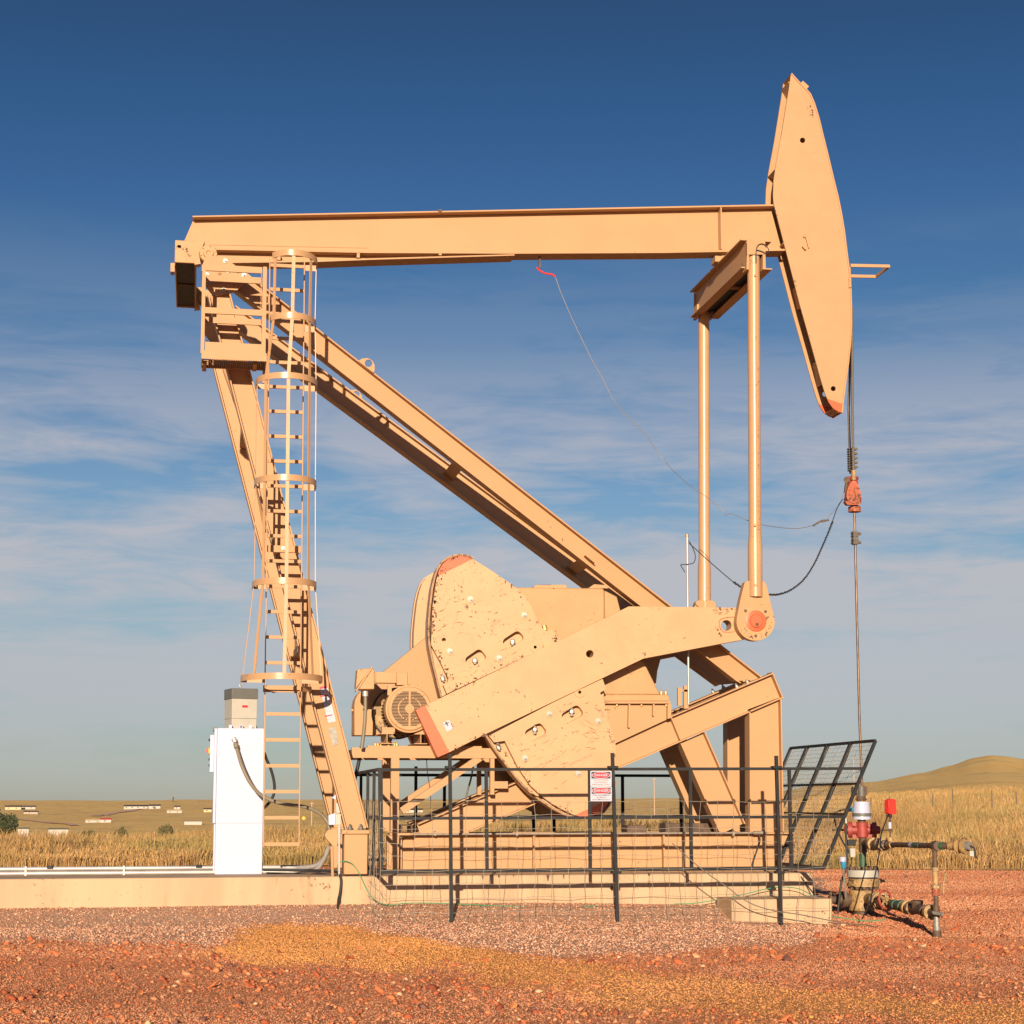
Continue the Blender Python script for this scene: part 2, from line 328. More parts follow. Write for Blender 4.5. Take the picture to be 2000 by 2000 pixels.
def polar(name, r, azs, matr, kind='structure'):
    A, RR = np.meshgrid(azs, r); X = RR*np.sin(A); Y = RR*np.cos(A); Z = zg(X, Y)
    n, m = X.shape; co = np.stack([X, Y, Z], -1).reshape(-1, 3)
    i = np.arange(n-1)[:, None]*m+np.arange(m-1)[None, :]
    q = np.stack([i, i+1, i+m+1, i+m], -1).reshape(-1, 4)
    me = bpy.data.meshes.new(name); me.vertices.add(len(co)); me.vertices.foreach_set('co', co.ravel())
    me.loops.add(q.size); me.loops.foreach_set('vertex_index', q.ravel()); me.polygons.add(len(q)); me.polygons.foreach_set('loop_start', np.arange(0, q.size, 4)); me.polygons.foreach_set('loop_total', np.full(len(q), 4))
    me.update(calc_edges=True); me.polygons.foreach_set('use_smooth', np.ones(len(q), bool))
    g, s_ = zones(X.ravel(), Y.ravel())
    at = me.attributes.new('zone', 'FLOAT_COLOR', 'POINT'); at.data.foreach_set('color', np.stack([g, s_, g*0, g*0+1], -1).ravel())
    me.materials.append(matr); o = bpy.data.objects.new(name, me); C.objects.link(o); o['kind'] = kind
    return o
# ground material
def nodes_mat(name, rough=.9):
    m = bpy.data.materials.new(name); m.use_nodes = True; n = m.node_tree.nodes; l = m.node_tree.links; b = n['Principled BSDF']
    b.inputs['Roughness'].default_value = rough; b.inputs['Specular IOR Level'].default_value = .15
    t = n.new('ShaderNodeTexCoord')
    def noise(sc_, det=6, rg=.6, scale=(1,1,1), dist=0):
        mp_ = n.new('ShaderNodeMapping'); mp_.inputs['Scale'].default_value = scale; l.new(t.outputs['Object'], mp_.inputs[0])
        q = n.new('ShaderNodeTexNoise'); q.inputs['Scale'].default_value = sc_; q.inputs['Detail'].default_value = det; q.inputs['Roughness'].default_value = rg; q.inputs['Distortion'].default_value = dist; l.new(mp_.outputs[0], q.inputs['Vector']); return q.outputs[0]
    def mix(f, a, c, bt='MIX'):
        q = n.new('ShaderNodeMix'); q.data_type = 'RGBA'; q.blend_type = bt
        (l.new(f, q.inputs[0]) if hasattr(f, 'links') else setattr(q.inputs[0], 'default_value', f))
        for k_, v_ in ((6, a), (7, c)):
            (l.new(v_, q.inputs[k_]) if hasattr(v_, 'links') else setattr(q.inputs[k_], 'default_value', (*v_, 1)))
        return q.outputs[2]
    def rmp(f, a, b_):
        q = n.new('ShaderNodeMapRange'); q.interpolation_type = 'SMOOTHSTEP'; q.inputs[1].default_value = a; q.inputs[2].default_value = b_; l.new(f, q.inputs[0]); return q.outputs[0]
    return m, n, l, b, noise, mix, rmp
m_ground, n, l, b, noise, mix, rmp = nodes_mat('scoria_ground')
base = mix(rmp(noise(.5, 6, .6, (1, 2.2, 1)), .35, .65), (.62,.22,.085), (.78,.30,.13))
base = mix(rmp(noise(9, 8, .75), .35, .7), base, (.86,.40,.2))
base = mix(rmp(noise(22, 6, .8), .55, .8), base, (.34,.13,.07))
gcol = mix(rmp(noise(60, 4, .8), .3, .7), (.60,.33,.21), (.88,.56,.40)); gcol = mix(rmp(noise(1.2, 5), .45, .8), gcol, (.80,.42,.24))
scol = mix(rmp(noise(2.5, 7, .7, (1, 2, 1)), .3, .7), (.84,.36,.11), (.9,.44,.15)); scol = mix(rmp(noise(40, 5, .8), .55, .8), scol, (.7,.33,.14))
at = n.new('ShaderNodeAttribute'); at.attribute_name = 'zone'; sp = n.new('ShaderNodeSeparateColor'); l.new(at.outputs['Color'], sp.inputs[0])
def edge(o, nz, a=.35):
    q = n.new('ShaderNodeMath'); q.operation = 'MULTIPLY_ADD'; q.inputs[1].default_value = a; l.new(nz, q.inputs[0]); l.new(o, q.inputs[2]); return rmp(q.outputs[0], .5, .85)
base = mix(edge(sp.outputs[0], noise(7, 6, .7), .4), base, gcol); base = mix(edge(sp.outputs[1], noise(4, 7, .7, (1, 2.5, 1)), .5), base, scol)
l.new(base, b.inputs['Base Color'])
bp = n.new('ShaderNodeBump'); bp.inputs['Strength'].default_value = 1; bp.inputs['Distance'].default_value = .035
bb = n.new('ShaderNodeBump'); bb.inputs['Strength'].default_value = .9; bb.inputs['Distance'].default_value = .05
vo = n.new('ShaderNodeTexVoronoi'); vo.inputs['Scale'].default_value = 45; tcg = n.new('ShaderNodeTexCoord'); l.new(tcg.outputs['Object'], vo.inputs['Vector'])
iv = n.new('ShaderNodeMath'); iv.operation = 'SUBTRACT'; iv.inputs[0].default_value = 1; l.new(vo.outputs['Distance'], iv.inputs[1])
l.new(iv.outputs[0], bp.inputs['Height']); l.new(noise(14, 8, .7), bb.inputs['Height']); l.new(bp.outputs[0], bb.inputs['Normal']); l.new(bb.outputs[0], b.inputs['Normal'])
m_hill, n, l, b, noise, mix, rmp = nodes_mat('dry_grass_hills')
c = mix(rmp(noise(.02, 8, .7, (1, 1.4, 1)), .35, .65), (.93,.56,.17), (.96,.66,.26)); c = mix(rmp(noise(.09, 9, .75, (1, 1, 1)), .48, .66), c, (.56,.37,.15))
c = mix(rmp(noise(.5, 6, .8), .45, .75), c, (.88,.58,.2)); c = mix(rmp(noise(.015, 4, .6, (1, 1.5, 1), .8), .6, .68), c, (.75,.4,.2))
l.new(c, b.inputs['Base Color'])
bp = n.new('ShaderNodeBump'); bp.inputs['Strength'].default_value = 1; bp.inputs['Distance'].default_value = .25; l.new(noise(.9, 8, .8), bp.inputs['Height']); l.new(bp.outputs[0], b.inputs['Normal'])
az_f = np.radians(np.concatenate([np.linspace(-180,-20,33)[:-1], np.linspace(-20,40,560), np.linspace(40,180,29)[1:]]))
r1 = np.concatenate([[.6,3,6,9], np.arange(9.4, 30, .14), np.geomspace(30, 95, 60)])
ground = polar('ground', r1, az_f, m_ground)
hills = polar('hills', np.concatenate([[94.0], np.geomspace(95, 6000, 170)]), az_f, m_hill)
for v in range(len(az_f)): hills.data.vertices[v].co.z -= .004   # tucks under the ground sheet
soil_r = np.linspace(37.4, 95, 90)
turf = polar('field', soil_r, az_f[20:-20], m_hill)
tz = np.zeros(len(turf.data.vertices)*3); turf.data.vertices.foreach_get('co', tz); tz = tz.reshape(-1, 3); tz[:, 2] += .02; turf.data.vertices.foreach_set('co', tz.ravel())
# ------------------------------------------------------------ loose stones (nobody could count them)
def stones(name, X, Y, rad, cols, mtr, flat=(.45,.85), hi=False):
    n = len(X)
    if hi:
        bm = bmesh.new(); bmesh.ops.create_icosphere(bm, subdivisions=1, radius=1); tv = np.array([v.co[:] for v in bm.verts]); bm.verts.index_update(); tf = np.array([[v.index for v in f.verts] for f in bm.faces]); bm.free()
    else:
        tv = np.array([(1,0,0),(-1,0,0),(0,1,0),(0,-1,0),(0,0,1),(0,0,-1.)]); tf = np.array([(0,2,4),(2,1,4),(1,3,4),(3,0,4),(2,0,5),(1,2,5),(3,1,5),(0,3,5)])
    k = len(tv); th = rng.uniform(0, 2*np.pi, n); sc_ = np.stack([rad*rng.uniform(.8,1.3,n), rad*rng.uniform(.7,1.1,n), rad*rng.uniform(flat[0],flat[1],n)], -1)
    v = tv[None]*(1+rng.normal(0,.26 if hi else .17,(n,k,1)))*sc_[:,None,:]
    c_, s_ = np.cos(th)[:,None], np.sin(th)[:,None]; tl = rng.normal(0,.35,(n,1))
    x = v[:,:,0]*c_-v[:,:,1]*s_; y = v[:,:,0]*s_+v[:,:,1]*c_; z = v[:,:,2]+x*tl
    co = np.stack([x+X[:,None], y+Y[:,None], z+(zg(X,Y)+rad*.3)[:,None]], -1).reshape(-1,3)
    f = (tf[None]+(np.arange(n)*k)[:,None,None]).reshape(-1,3)
    me = bpy.data.meshes.new(name); me.vertices.add(len(co)); me.vertices.foreach_set('co', co.ravel())
    me.loops.add(f.size); me.loops.foreach_set('vertex_index', f.ravel()); me.polygons.add(len(f)); me.polygons.foreach_set('loop_start', np.arange(0, f.size, 3)); me.polygons.foreach_set('loop_total', np.full(len(f), 3)); me.update(calc_edges=True)
    at = me.attributes.new('col', 'FLOAT_COLOR', 'POINT'); at.data.foreach_set('color', np.concatenate([np.repeat(cols, k, 0), np.ones((n*k,1))], 1).ravel())
    me.materials.append(mtr); me.polygons.foreach_set('use_smooth', np.full(len(f), not hi)); o = bpy.data.objects.new(name, me); C.objects.link(o); return o
m_stone, n, l, b, noise, mix, rmp = nodes_mat('stones', .85); at = n.new('ShaderNodeAttribute'); at.attribute_name = 'col'; l.new(at.outputs['Color'], b.inputs['Base Color'])
def scatter(n_, px0, px1, py0, py1):   # even over the ground seen in a band
    x = rng.uniform(px0, px1, n_*3); Yd = rng.uniform(9.3, 37.5, n_*3)
    a = (x-PCX)/F; zc = Yd/(math.cos(PSI)-a*math.sin(PSI)); X = zc*(math.sin(PSI)+a*math.cos(PSI)); xx, yy = px_of(X, Yd, zg(X, Yd))
    w_ = zc/zc.max(); k = (yy > py0) & (yy < py1) & (rng.uniform(0,1,n_*3) < w_); X = X[k][:n_]; return X, Yd[k][:n_]
def offpad(X, Y): return ~((X < PADX1+.1) & (Y > 20.75) & (Y < 23.3))
pal = np.array([(.56,.17,.07),(.46,.12,.05),(.62,.22,.10),(.32,.09,.05),(.66,.29,.15),(.56,.22,.08),(.7,.4,.22),(.2,.09,.07)])
def colz(X, Y, g, s_):
    n_ = len(X); c = pal[rng.choice(8, n_, p=[.26,.22,.16,.1,.09,.09,.04,.04])]*rng.uniform(.8,1.2,(n_,1))
    pg = np.array([(.70,.41,.27),(.60,.31,.19),(.50,.22,.13),(.76,.5,.35),(.66,.33,.2)])[rng.choice(5, n_)]*rng.uniform(.85,1.15,(n_,1))
    ps = np.array([(.72,.33,.09),(.64,.27,.08),(.76,.38,.12)])[rng.choice(3, n_)]
    g = (g > .5)[:,None]; s_ = (s_ > .5)[:,None]; return np.clip(np.where(s_, ps, np.where(g, pg, c)), 0, .9)
X, Y = scatter(60000, -320, 2600, 1690, 2020); g, s_ = zones(X, Y); k = offpad(X, Y) & (rng.uniform(0,1,len(X)) < np.where(s_ > .5, .3, 1)); X, Y, g, s_ = X[k], Y[k], g[k], s_[k]
clump = .5+.5*np.sin(X*1.3+Y*3.1+2*np.sin(X*.7))*np.sin(Y*2.3+X*.4)
rad = rng.gamma(2.2, .0042, len(X))+.004; rad = np.where(g > .5, np.minimum(rad*.45, .009), rad*(.6+.6*clump)); rad = np.where(s_ > .5, rad*.55, rad)
tag(stones('gravel', X, Y, rad, colz(X, Y, g, s_), m_stone, hi=False), 'fine pinkish and brick red gravel covering the ground', 'gravel', kind='stuff')
def fines(name, n_, py0, py1, r0, lab, px0=-300, px1=2600, yy0=9.3, yy1=37.5):
    x = rng.uniform(px0, px1, n_); Yd = rng.uniform(yy0, yy1, n_); a = (x-PCX)/F; zc = Yd/(math.cos(PSI)-a*math.sin(PSI)); X = zc*(math.sin(PSI)+a*math.cos(PSI)); xx, yy = px_of(X, Yd, zg(X, Yd))
    k = (yy > py0) & (yy < py1) & offpad(X, Yd) & (rng.uniform(0,1,n_) < zc/yy1); X, Yd = X[k], Yd[k]; g, s_ = zones(X, Yd)
    k = g < rng.uniform(.05,.95,len(X)); X, Yd, g, s_ = X[k], Yd[k], g[k], s_[k]; c = colz(X, Yd, g*0, s_)
    sm = s_ > rng.uniform(.05, .95, len(X)); c = colz(X, Yd, g*0, sm*1.)
    tint = np.where(sm[:,None], np.array([(.84,.39,.14)]), np.where((np.sin(Yd*1.13+np.sin(X*.55+1)*1.9+.5*np.sin(Yd*.41))+.8*np.sin(Yd*2.37-X*.83+2*np.sin(X*.9))+.5*np.sin(X*2.9+Yd*4.1)+rng.normal(0,.9,len(X)) > .3)[:,None], np.array([(.66,.33,.19)]), np.array([(.50,.215,.12)])))*(.86+.3*(.5+.5*np.sin(Yd*1.9+np.sin(X*1.1)*1.5)*np.sin(X*.8+Yd*.7)))[:,None]; c = c*.25+tint*.75*rng.uniform(.85,1.15,(len(X),1))
    tag(stones(name, X, Yd, rng.gamma(5, r0/5, len(X)), c, m_stone, flat=(.4,.75)), lab, 'dirt', kind='stuff')
fines('dirt_crumbs', 560000, 1765, 2030, .0044, 'fine crumbly red and ochre dirt of the access track', yy1=20.7)
fines('far_dirt_crumbs', 320000, 1688, 1830, .012, 'brick red crushed scoria around the wellhead', px0=1520, yy0=18)
X, Y = scatter(5400, -320, 2320, 1765, 2020); g, s_ = zones(X, Y); k = offpad(X, Y) & (g < .5) & ((s_ < .5) | (rng.uniform(0,1,len(X)) < .15)); X, Y, g, s_ = X[k], Y[k], g[k], s_[k]
rad = rng.gamma(2.6, .0062, len(X))+.010
x_, y_ = px_of(X, Y, zg(X, Y)); belt = np.exp(-((y_-np.interp(x_, [0,350,1000,1500,2000],[1852,1855,1875,1872,1850]))/14)**2)+.8*np.exp(-((y_-1925-np.sin(x_*.01)*6)/12)**2)*(x_ < 1100)
k = rng.uniform(0,1,len(X)) < .45+.6*belt; X, Y, rad, g, s_, belt = X[k], Y[k], rad[k], g[k], s_[k], belt[k]
tag(stones('loose_stones', X, Y, np.minimum(rad*(.62+.42*belt), .045), colz(X, Y, g*0, s_*0), m_stone, hi=True), 'loose brick red scoria stones strewn over the dirt', 'stones', kind='stuff')
# fine gravel packed in front of the pad
X, Y = scatter(150000, -320, 1720, 1755, 1880); g, s_ = zones(X, Y); k = (g > rng.uniform(.05,.95,len(X))) & offpad(X, Y); X, Y, g, s_ = X[k], Y[k], g[k], s_[k]
tag(stones('pea_gravel', X, Y, rng.gamma(3, .0018, len(X))+.0035, colz(X, Y, g*0+1, s_*0), m_stone), 'pale pink pea gravel banked along the concrete pad', 'gravel', kind='stuff')
# ------------------------------------------------------------ tall dry grass
def grass(name, n_, Y0, Y1, hmul, label, px0=-400, px1=2400, patch=0):
    x = rng.uniform(px0, px1, n_); u = rng.uniform(0, 1, n_); Yd = Y0+(Y1-Y0)*u**1.35
    a = (x-PCX)/F; zc = Yd/(math.cos(PSI)-a*math.sin(PSI)); X = zc*(math.sin(PSI)+a*math.cos(PSI)); Y = Yd + .3*np.sin(X*.8)+.2*np.sin(X*2.3) - (np.hypot(X, Yd)-Yd)*.95
    big = .5+.5*np.sin(X*.45+1.3*np.sin(Y*.31))*np.cos(Y*.37+.6*np.sin(X*.9)); md = .5+.5*np.sin(X*1.9+Y*1.1)*np.sin(Y*2.3-X*.7)
    if patch:
        k = (big*.6+md*.4) > patch; X, Y, big, md = X[k], Y[k], big[k], md[k]
    n_ = len(X); h = hmul*(.30+.36*md+.30*big)*np.clip(rng.gamma(14, 1/14, n_),.4,1.35)*(.72+.28*sst(np.hypot(X,Y), 38.4, 41))*(1-.2*(1-sst(X,-2,4))); z = zg(X, Y)
    wd = rng.uniform(.0016, .0042, n_)*(1+Y/55); th = rng.uniform(0, np.pi, n_); lx = rng.normal(.04, .2, n_)*h; ly = rng.normal(0, .2, n_)*h
    dx = np.cos(th)*wd; dy = np.sin(th)*wd*.5
    v = np.stack([np.stack([X-dx, Y-dy, z], -1), np.stack([X+dx, Y+dy, z], -1), np.stack([X+dx*.8+lx*.35, Y+dy*.8+ly*.35, z+h*.6], -1), np.stack([X-dx*.8+lx*.35, Y-dy*.8+ly*.35, z+h*.6], -1),
                  np.stack([X+dx*1.5+lx*.8, Y+dy+ly*.8, z+h*.86], -1), np.stack([X+lx, Y+ly, z+h], -1), np.stack([X-dx*1.2+lx*.75, Y-dy+ly*.75, z+h*.84], -1)], 1)
    co = v.reshape(-1, 3); o_ = (np.arange(n_)*7)[:, None]
    f = np.concatenate([o_+np.array([[0,1,2,3]]), o_+np.array([[3,2,4,6]])]); f3 = o_+np.array([[6,4,5]])
    me = bpy.data.meshes.new(name); me.vertices.add(len(co)); me.vertices.foreach_set('co', co.ravel())
    li = np.concatenate([f.ravel(), f3.ravel()]); me.loops.add(len(li)); me.loops.foreach_set('vertex_index', li)
    me.polygons.add(len(f)+len(f3)); me.polygons.foreach_set('loop_start', np.concatenate([np.arange(len(f))*4, len(f)*4+np.arange(len(f3))*3])); me.polygons.foreach_set('loop_total', np.concatenate([np.full(len(f),4), np.full(len(f3),3)])); me.update(calc_edges=True)
    gp = np.array([(.45,.27,.11),(.40,.235,.085),(.34,.195,.075),(.50,.32,.15),(.22,.16,.08),(.27,.14,.08)])
    p = rng.choice(6, n_, p=[.3,.26,.16,.14,.09,.05]); c = gp[p]
    dk = sst(big+rng.normal(0,.15,n_), .55, .9)[:,None]*.4; c = c*(1-dk)+np.array([(.2,.12,.05)])*dk
    ol = sst(md*.5+.5*np.sin(X*.77+2*np.sin(Y*.5))+rng.normal(0,.15,n_), .25, .75)[:,None]*.6; c = c*(1-ol)+np.array([(.24,.20,.07)])*ol
    bd = (np.exp(-((Y-50-1.5*np.sin(X*.6))/4.5)**2)*sst(X, 5, 9)+.8*np.exp(-((Y-47-2*np.sin(X*.9+1))/2.5)**2)*(1-sst(X, 2, 5)))[:,None]*sst(big+.4*md, .25, .8)[:,None]*.6; c = c*(1-bd)+np.array([(.21,.115,.05)])*bd
    c = c*rng.uniform(.78,1.3,(n_,1))
    at = me.attributes.new('col', 'FLOAT_COLOR', 'POINT'); at.data.foreach_set('color', np.concatenate([np.repeat(c,7,0), np.ones((n_*7,1))],1).ravel())
    me.materials.append(m_grass); o = bpy.data.objects.new(name, me); C.objects.link(o); return tag(o, label, 'grass', kind='stuff')
m_grass, n, l, b, noise, mix, rmp = nodes_mat('dry_grass', .7); at = n.new('ShaderNodeAttribute'); at.attribute_name = 'col'; l.new(at.outputs['Color'], b.inputs['Base Color'])
grass('tall_grass', 320000, 38, 78, .80, 'tall golden prairie grass beyond the gravel')
grass('edge_grass', 90000, 37.5, 43, .62, 'ragged dry grass at the edge of the gravel')
grass('short_grass', 70000, 78, 170, .45, 'shorter dry grass on the rising field behind', px0=900)
# leafy bushes among the grass
def foliage(name, mtr, blobs, n_, size, parent=None, label=None):
    V = []; Fc = []; per = n_//len(blobs)
    for (c, rx, rz) in blobs:
        for _ in range(per):
            d = Vector((random.gauss(0,1), random.gauss(0,1), random.gauss(0,1))).normalized()*random.uniform(.35,1)**.5*random.uniform(.75,1.12)
            p = Vector(c)+Vector((d.x*rx, d.y*rx, d.z*rz)); a = Vector((random.gauss(0,1),random.gauss(0,1),random.gauss(0,1))).normalized()*size*random.uniform(.6,1.4); q = a.orthogonal().normalized()*size*.45
            i = len(V); V += [p-a, p+q, p+a, p-q]; Fc.append((i,i+1,i+2,i+3))
    m_ = MB(); m_.v = [tuple(v) for v in V]; m_.f = Fc; return m_.build(name, mtr, parent, label=label)
m_leaf = mat('sage_leaf', (.25,.20,.085), .7, var=.35, vscale=2); m_leafd = mat('dark_leaf', (.075,.085,.04), .7, var=.3, vscale=2); m_bark = mat('bark', (.12,.08,.05), .8)
def bush(x, y, wpx, hpx, dist, mtr, label, group=None, tree=False):
    d = ray(x, y); t = dist/d.y; X, Y = d.x*t, dist; z = float(zg(X, Y)); s_ = dist/F; rx = wpx/2*s_; ztop = H + ray(x, y-hpx).z*t; hh = max(ztop-z, .3)
    r = empty('tree' if tree else 'bush', (X, Y, z), label, 'tree' if tree else 'bush', group)
    bl = [((X+random.uniform(-.5,.5)*rx*1.2, Y+random.uniform(-.5,.5)*rx, z+hh*random.uniform(.45,.8)), rx*random.uniform(.4,.6), hh*random.uniform(.2,.32)) for _ in range(9)]
    foliage('crown' if tree else 'foliage', mtr, bl, 2600, .05*dist/45, r)
    m_ = MB()
    for k_ in range(5): m_.tube([(X+random.uniform(-.1,.1), Y, z-.1), (X+random.uniform(-.3,.3)*rx, Y, z+hh*.4), (X+random.uniform(-.7,.7)*rx, Y+random.uniform(-.3,.3)*rx, z+hh*.8)], [.03*dist/45,.02*dist/45,.006], 6)
    m_.build('trunk' if tree else 'stem', m_bark, r)
bush(8, 1621, 52, 34, 60, m_leafd, 'dark green leafy tree at the left edge beyond the tall grass', tree=True)
bush(172, 1640, 30, 26, 50, m_leaf, 'olive sage bush in the grass below the house with the red roof', 'sage bushes in the grass')
bush(238, 1636, 26, 22, 52, m_leaf, 'small olive sage bush between the red roofed house and the long white house', 'sage bushes in the grass')
bush(322, 1636, 34, 26, 52, m_leaf, 'wide sage bush in the grass left of the white cabinet', 'sage bushes in the grass')
# sand heap
p = hit(73, 1647, 200); sh = MB(); V = []; Y_ = 46.0; d = ray(73, 1650); X_ = d.x*Y_/d.y; zz = float(zg(X_, Y_))
sh.lathe((X_, Y_, zz), (0,0,1), [(0,.52),(.1,.46),(.22,.36),(.34,.24),(.43,.1),(.45,.02)], 24)
sh.v = [(a+.04*math.sin(b_*9+c_*7), b_*1.0, c_+.02*math.sin(a*11)) for a, b_, c_ in sh.v]
place(sh, 'sand_heap', mat('sand', (.5,.3,.15), .9, bump=.6, bscale=30), (X_, Y_, zz), 'low brown heap of sand in the tall grass at far left', 'heap')
# ------------------------------------------------------------ far houses
m_wall_w = mat('white_wall', (.46,.41,.36), .7); m_wall_t = mat('tan_wall', (.62,.45,.26), .7); m_wall_g = mat('grey_wall', (.42,.33,.26), .7)
m_roofd = mat('dark_roof', (.06,.05,.05), .8); m_roofr = mat('red_roof', (.42,.05,.06), .7); m_roofg = mat('green_roof', (.09,.12,.09), .8); m_win = mat('window_dark', (.03,.03,.04), .3)
def house(x0, x1, y0, y1, wm, rm, label, group='houses on the far slope', name='house', nwin=4, roofh=.38, Yd=None, door=False):
    g = hit((x0+x1)/2, y1) if Yd is None else None
    Yd = g.y if g is not None else Yd
    a = P(x0, y1, Yd); b_ = P(x1, y1, Yd); t = P(x0, y0, Yd); z = min(float(zg((a.x+b_.x)/2, Yd)), a.z); ht = t.z-a.z; dp = max((b_.x-a.x)*.35, ht*1.2); wz = a.z+ht*(1-roofh)
    r = empty(name, ((a.x+b_.x)/2, Yd, z), label, 'house' if name == 'house' else name.replace('_', ' '), group)
    MB().box(a.x, b_.x, Yd, Yd+dp, z-.5, wz).build('wall', wm, r)
    o = ht*.08; rf = MB(); zt = t.z
    rf.add([(a.x-o, Yd-o, wz), (b_.x+o, Yd-o, wz), (b_.x+o, Yd+dp+o, wz), (a.x-o, Yd+dp+o, wz), (a.x-o, Yd+dp/2, zt), (b_.x+o, Yd+dp/2, zt)], [(0,1,5,4),(3,2,5,4),(0,3,4),(1,2,5),(0,1,2,3)])
    rf.build('roof', rm, r)
    W_ = b_.x-a.x
    nwin = (nwin+1)//2
    for i in range(nwin):
        cx = a.x+W_*(i+.4)/nwin; ww = min(W_/nwin*.16, ht*.16); MB().box(cx-ww, cx+ww, Yd-.12, Yd, a.z+(wz-a.z)*.4, a.z+(wz-a.z)*.78).build('window', m_win, r)
    if door: MB().box(a.x+W_*.45, a.x+W_*.6, Yd-.15, Yd, z, a.z+(wz-a.z)*.8).build('door', m_win, r)
    return r
house(10, 41, 1573, 1581.5, m_wall_t, m_roofd, 'tan house with dark roof highest at the far left')
house(42, 69, 1573.5, 1580.5, m_wall_w, m_roofd, 'white house with dark roof right beside the tan house')
house(46, 74, 1583.5, 1590, m_wall_g, m_roofd, 'grey long house just below the white house at far left', nwin=2)
house(242, 288, 1572, 1580, m_wall_w, m_roofd, 'longest white house with dark roof below the ridge', nwin=7)
house(290, 313, 1571, 1579.5, m_wall_w, m_roofd, 'white barn with dark roof and open door beside the longest house', nwin=2, door=True)
house(340, 352, 1573.5, 1580.5, m_wall_w, m_roofd, 'tiny white shed right of the white barn on the slope', nwin=1, group='sheds on the far slope')
house(326, 355, 1581.5, 1588, m_wall_w, m_wall_t, 'pale low house with pale roof below the tiny shed', nwin=4)
house(398, 413, 1578, 1586, m_wall_t, m_roofd, 'small tan house just left of the white cabinet', nwin=2)
house(167, 200, 1600, 1606.5, m_wall_w, m_wall_t, 'low cream house with pale roof nearest in the valley', nwin=4)
house(196, 217, 1597.5, 1606.5, m_wall_w, m_roofr, 'white building with red roof in the valley', nwin=1)
house(35, 56, 1616.5, 1625, m_wall_w, m_roofg, 'short white shed with green roof just over the grass', nwin=0, Yd=88, group='sheds on the far slope', roofh=.3)
house(94, 133, 1617.5, 1626, m_wall_w, m_roofg, 'long white shed with green roof just over the grass', nwin=0, Yd=92, group='sheds on the far slope', roofh=.3)
house(360, 394, 1603, 1611, m_wall_w, m_wall_w, 'white tank building just left of the cabinet above the grass', nwin=0, roofh=.2, group='sheds on the far slope')
house(790, 826, 1579, 1587, m_wall_w, m_roofd, 'distant white house seen under the motor stand through the fence', nwin=3)
g = hit(338, 1567); rg = empty('drilling_rig', g, 'thin drilling tower with green middle on the far ridge', 'drilling rig'); k_ = g.y/F
MB().cyl(g, g+Vector((0,0,7*k_)), 1.1*k_, n=6).build('base', m_rust, rg); MB().cyl(g+Vector((0,0,7*k_)), g+Vector((0,0,10*k_)), 1.6*k_, n=6).build('cabin', m_grn, rg); MB().cyl(g+Vector((0,0,10*k_)), g+Vector((0,0,17*k_)), .8*k_, .3*k_, n=6).build('mast', m_ylw, rg)
m_pole = mat('weathered_pole', (.5,.33,.22), .8)
def upole(x, y0, y1, Yd, label, arm=True, wpx=2.2, name='utility_pole', group='utility poles far behind'):
    a = P(x, y1, Yd); t = P(x, y0, Yd); z = float(zg(a.x, Yd)); k_ = Yd/F; r = empty(name, (a.x, Yd, z), label, name.replace('_', ' '), group)
    MB().cyl((a.x, Yd, z-.3), (a.x, Yd, t.z), wpx/2*k_, wpx*.4*k_, n=8).build('pole', m_pole, r)
    if arm: MB().beam((a.x-4*k_, Yd, t.z-3*k_), (a.x+4*k_, Yd, t.z-3*k_), .8*k_, .8*k_).build('crossarm', m_pole, r)
upole(608.7, 1566, 1604, 110, 'wooden utility pole seen through the ladder foot', wpx=2.5)
upole(1278, 1519, 1564, 190, 'thin utility pole seen between counterweight and brace')
upole(1668, 1480, 1534, 200, 'thin utility pole seen through the leaning mesh gate')
m_post = mat('fence_post_wood', (.13,.10,.075), .8)
for i, (x, y0, y1) in enumerate([(1737,1555,1569),(1822,1550,1566),(1861,1541,1564),(1937.5,1543,1564),(1701,1557,1569),(1985,1546,1565)]):
    Yd = 82; a = P(x, y1, Yd); t = P(x, y0, Yd); z = float(zg(a.x, Yd)); place(MB().cyl((a.x,Yd,z-.2),(a.x,Yd,t.z),.034,.03,n=8), 'field_fence_post', m_post, (a.x,Yd,z), ['weathered field fence post just right of the wellhead tank','field fence post above the middle of the flowline','tallest dark field fence post below the hill','field fence post right of the tallest one','field fence post nearest the wellhead cylinder','field fence post at the right edge of the picture'][i], 'fence post', 'field fence posts on the right')
Yd = 75; sg = empty('road_sign', (P(593,1605,Yd).x, Yd, float(zg(P(593,1605,Yd).x, Yd))), 'yellow diamond road sign seen through the ladder foot', 'road sign'); k_ = Yd/F; pc = P(593,1598,Yd)
MB().box(pc.x-.03, pc.x+.03, Yd+.02, Yd+.08, sg.location.z-.2, pc.z+.1).build('post', m_post, sg)
MB().loops([(pc.x-4.2*k_,pc.z),(pc.x,pc.z-4.2*k_),(pc.x+4.2*k_,pc.z),(pc.x,pc.z+4.2*k_)], [], Yd-.01, Yd+.02).build('panel', mat('sign_yellow', (.85,.42,.01), .5), sg)
# ------------------------------------------------------------ concrete
PADX0 = P(0, 1714, 20.8).x-9; ZP = .482
pad = MB().box(PADX0, PADX1, 20.8, 23.2, .02, ZP); place(pad, 'concrete_pad', m_conc, ((PADX0+PADX1)/2, 22, 0), 'long stained concrete pad carrying the pumpjack and cabinet', 'concrete pad', bevel=.018)
ba = P(1429, 1757, 20.0); bb_ = P(1625, 1757, 20.0)
place(MB().box(ba.x, bb_.x, 20.0, 20.62, -.12, ba.z), 'concrete_block', m_conc, ((ba.x+bb_.x)/2, 20.3, -.1), 'low concrete block on the gravel in front of the pad end', 'concrete block', bevel=.012)

